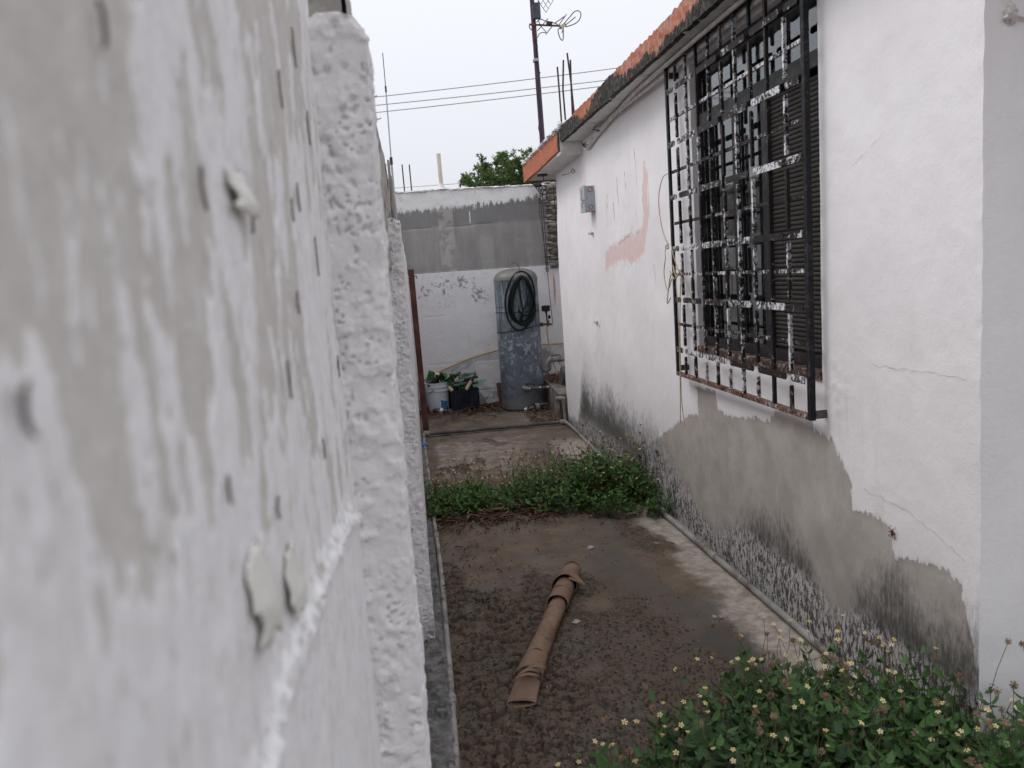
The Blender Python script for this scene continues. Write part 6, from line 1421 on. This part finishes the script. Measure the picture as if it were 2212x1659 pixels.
o = curled_strips('dead_leaf', 'single pale brown dead leaf lying at the front of the middle weeds', 1, lambda r: (.46, 4.93, .03), .16, .165, 12, 'dry', .022); o['kind'] = 'thing'; o['category'] = 'leaf'
for a_, b_ in zip(([.874, 4.188], [1.182, 3.165], [.601, 3.255], [1.21, 3.16]), ('pale stone chip on the concrete near the middle weeds', 'pale stone chip on the dark damp stain', 'white stone chip right of the rolled brown tube', 'small pale chip beside the stone on the damp stain')):
    o = MB().lump((a_[0], a_[1], ground_z(*a_) + .006), (.017, .013, .010) if a_[0] < 1 else (.010, .009, .008), int(a_[1] * 100), .35, 8, 6).obj('stone_chip', MAT['stone']); tag(o, b_, 'stone')

# ================================================================== ROLLED BROWN TUBE
rt = thing('rolled_tube', 'brown spiral-wrapped tube with a crushed open end lying on the concrete', 'tube', (.5, 3.2, 0))
A0, A1 = Vector((.279, 2.662, 0)), Vector((.703, 3.815, 0)); AX = (A1 - A0).normalized(); SD = Vector((AX.y, -AX.x, 0)); AL = (A1 - A0).length
def wrap(s0, s1, r0, r1, flat0=1.0, flat1=1.0, mud=0.0, skew=.25, thick=.0022, arc=None, yaw=0.0, seed=0, open_=False):
    """one turn of sheath from s0 (near) to s1 (far): r0 near lip, r1 far lip"""
    n = 30; m_ = 7; rr = random.Random(seed); V = []; at = []; gz = .004; r0 *= .92; r1 *= .92
    a_lo, a_hi = arc if arc else (0, 2 * pi)
    full = arc is None
    for i in range(m_ + 1):
        t = i / m_
        for j in range(n + (0 if full else 1)):
            a = a_lo + (a_hi - a_lo) * j / n; r = r0 + (r1 - r0) * t; fl = flat0 + (flat1 - flat0) * t
            s_ = s0 + (s1 - s0) * t + skew * r * (cos(a) * .6 + sin(a) * .35) * (1 - .2 * t)
            wob = 1 + .035 * sin(3 * a + seed) * (1 - t) + .02 * sin(5 * a + 2 * seed)
            c = A0 + AX * (s_ * AL) + SD * ((r / sqrt(fl)) * wob * cos(a) + yaw * t * t) + Vector((0, 0, gz + r * fl * (1 + sin(a) * wob)))
            V.append(tuple(c)); at.append(mud * (.5 + .5 * sin(a)))
    w = n if full else n + 1; F = [(i * w + j, i * w + (j + 1) % w, (i + 1) * w + (j + 1) % w, (i + 1) * w + j) for i in range(m_) for j in range(n)]
    o = mesh_obj('wrap', V, F, MAT['wrap'], rt, angle=60, attrs=dict(mud=np.array(at)))
    md = o.modifiers.new('thickness', 'SOLIDIFY'); md.thickness = thick; md.offset = 0
    return o
wrap(-.01, .125, .032, .044, .34, .80, .0, .40, .0035, None, 0, 1)
wrap(.01, .10, .027, .040, .36, .66, .3, .50, .003, (.3, 4.2), 0, 31)
wrap(.085, .150, .046, .046, .78, .88, 1.0, .22, .003, None, 0, 2)
wrap(.105, .245, .0505, .0435, .80, .92, .05, .22, .003, None, 0, 3)
for k, (s0, s1, r0, r1) in enumerate(((.215, .325, .0445, .0415), (.300, .41, .0430, .0400), (.385, .50, .0415, .0385), (.475, .585, .0402, .0375), (.56, .665, .0392, .0370))):
    wrap(s0, s1, r0, r1, .95, .97, 0, .30, .0025, None, 0, 10 + k)
wrap(.625, .745, .0480, .0450, .95, .95, 0, .30, .003, None, 0, 20)
wrap(.715, .815, .0475, .0455, .95, .95, 0, .30, .003, None, 0, 21)
wrap(.785, .90, .0600, .0460, .90, .92, .03, .45, .003, None, 0, 22)
wrap(.885, 1.0, .0470, .0400, .92, .86, 0, .1, .003, None, 0, 23)
# flared tongue of sheath sticking out to the right at the far end
V = []
for i in range(9):
    t = i / 8
    for j in range(9):
        u = j / 8; s_ = .785 + .105 * u * (1 - .9 * t) + .012 * t
        c = A0 + AX * (s_ * AL) + SD * (.022 + .075 * t) + Vector((0, 0, .096 - .012 * t - .030 * t * t - .012 * (2 * u - 1) ** 2))
        V.append(tuple(c))
o = mesh_obj('tongue', V, [(i * 9 + j, (i + 1) * 9 + j, (i + 1) * 9 + j + 1, i * 9 + j + 1) for i in range(8) for j in range(8)], MAT['wrap'], rt, angle=180, attrs=dict(mud=np.zeros(81)))
o.modifiers.new('thickness', 'SOLIDIFY').thickness = .003
m = MB(); Mx = Matrix.Translation(A0 + AX * (AL * .99) + Vector((0, 0, .042))) @ AX.to_track_quat('Z', 'Y').to_matrix().to_4x4()
m.lathe([(.040, 0), (.038, .012), (.028, .026), (.012, .033), (.001, .034)], 24, Mx); o = m.obj('end_cap', MAT['wrap'], rt); o.data.attributes.new('mud', 'FLOAT', 'POINT')
for k, (s0, dx_, ln) in enumerate(((.02, -.038, .09), (.045, -.030, .08), (.065, -.018, .085))):
    V = []
    for i in range(8):
        t = i / 7
        for j in (0, 1):
            c = A0 + AX * ((s0 + t * .04 + j * .012) * AL) + SD * (dx_ + t * ln) + Vector((0, 0, .060 + .028 * sin(pi * (t * .8 + .1)) + .003 * j + .0015 * k)); V.append(tuple(c))
    o = mesh_obj('torn_strip', V, [(2 * i, 2 * i + 2, 2 * i + 3, 2 * i + 1) for i in range(7)], MAT['wrap'], rt, attrs=dict(mud=np.zeros(16))); o.modifiers.new('thickness', 'SOLIDIFY').thickness = .002

# ================================================================== TREE BEHIND THE BACK WALL
tr = thing('tree', 'green leafy tree rising behind the grey back wall', 'tree', (2.3, 16.2, 0))
trm = MB(); trm.tube([(2.3, 16.2, -.05), (2.28, 16.2, 1.0), (2.33, 16.2, 1.9)], [.13, .11, .09], 10)
trm.obj('trunk', MAT['bark'], tr)
R3 = random.Random(11); tips = []
SP = [(1.30, 3.30, .22), (1.50, 3.45, .25), (1.73, 3.66, .3), (1.88, 3.40, .22), (2.05, 3.70, .28), (2.22, 3.62, .25), (2.42, 3.52, .25), (2.62, 3.78, .3), (2.85, 3.72, .3), (3.1, 3.5, .3), (3.3, 3.3, .25)]
lb = MB(); LP = []
for (x, z, w_) in SP:
    z += .10
    for q in range(3):
        yy = 16.2 + R3.uniform(-.6, .6); p1 = Vector((x + R3.uniform(-.05, .05), yy, z - R3.uniform(0, .12) * q)); p0 = Vector((2.32, 16.2, 1.6 + R3.uniform(0, .3)))
        pm_ = p0.lerp(p1, .55) + Vector((R3.uniform(-.1, .1), R3.uniform(-.1, .1), -.12)); pts = [tuple(p0), tuple(pm_), tuple(p1)]
        lb.tube(pts, [.03, .014, .004], 5)
        for k in range(46):
            t = .25 + .75 * R3.random() ** .7; c = (p0 * (1 - t) ** 2 + pm_ * 2 * t * (1 - t) + p1 * t * t)
            d = Vector((R3.gauss(0, 1), R3.gauss(0, 1), R3.gauss(.9, .7))).normalized(); L = R3.uniform(.10, .26) * (1.25 - .55 * t)
            e = c + d * L; lb.tube([tuple(c), tuple(e)], [.004, .002], 3, False)
            for m_ in range(30):
                u = R3.random(); b = c.lerp(e, u); ld = (d + Vector((R3.gauss(0, .8), R3.gauss(0, .8), R3.gauss(0, .6)))).normalized()
                LP.append((tuple(b), tuple(Vector((R3.gauss(0, 1), R3.gauss(0, 1), R3.gauss(0, 1)))), tuple(ld), R3.uniform(.05, .085), R3.random()))
lb.obj('limb', MAT['bark'], tr)
lv2 = np.array([(-.0, 0, 0), (.16, .45, .03), (0, 1, 0), (-.16, .45, .03)]); lf2 = np.array([(0, 1, 2, 3)])
g_ = lambda k: np.array([q[k] for q in LP], float)
v, f, r = instance(lv2, lf2, g_(0), g_(1), g_(2), g_(3), g_(4)); o = mesh_obj('crown', v, np.ascontiguousarray(f), MAT['tree_leaf'], tr, attrs=dict(rnd=r)); o['kind'] = 'stuff'
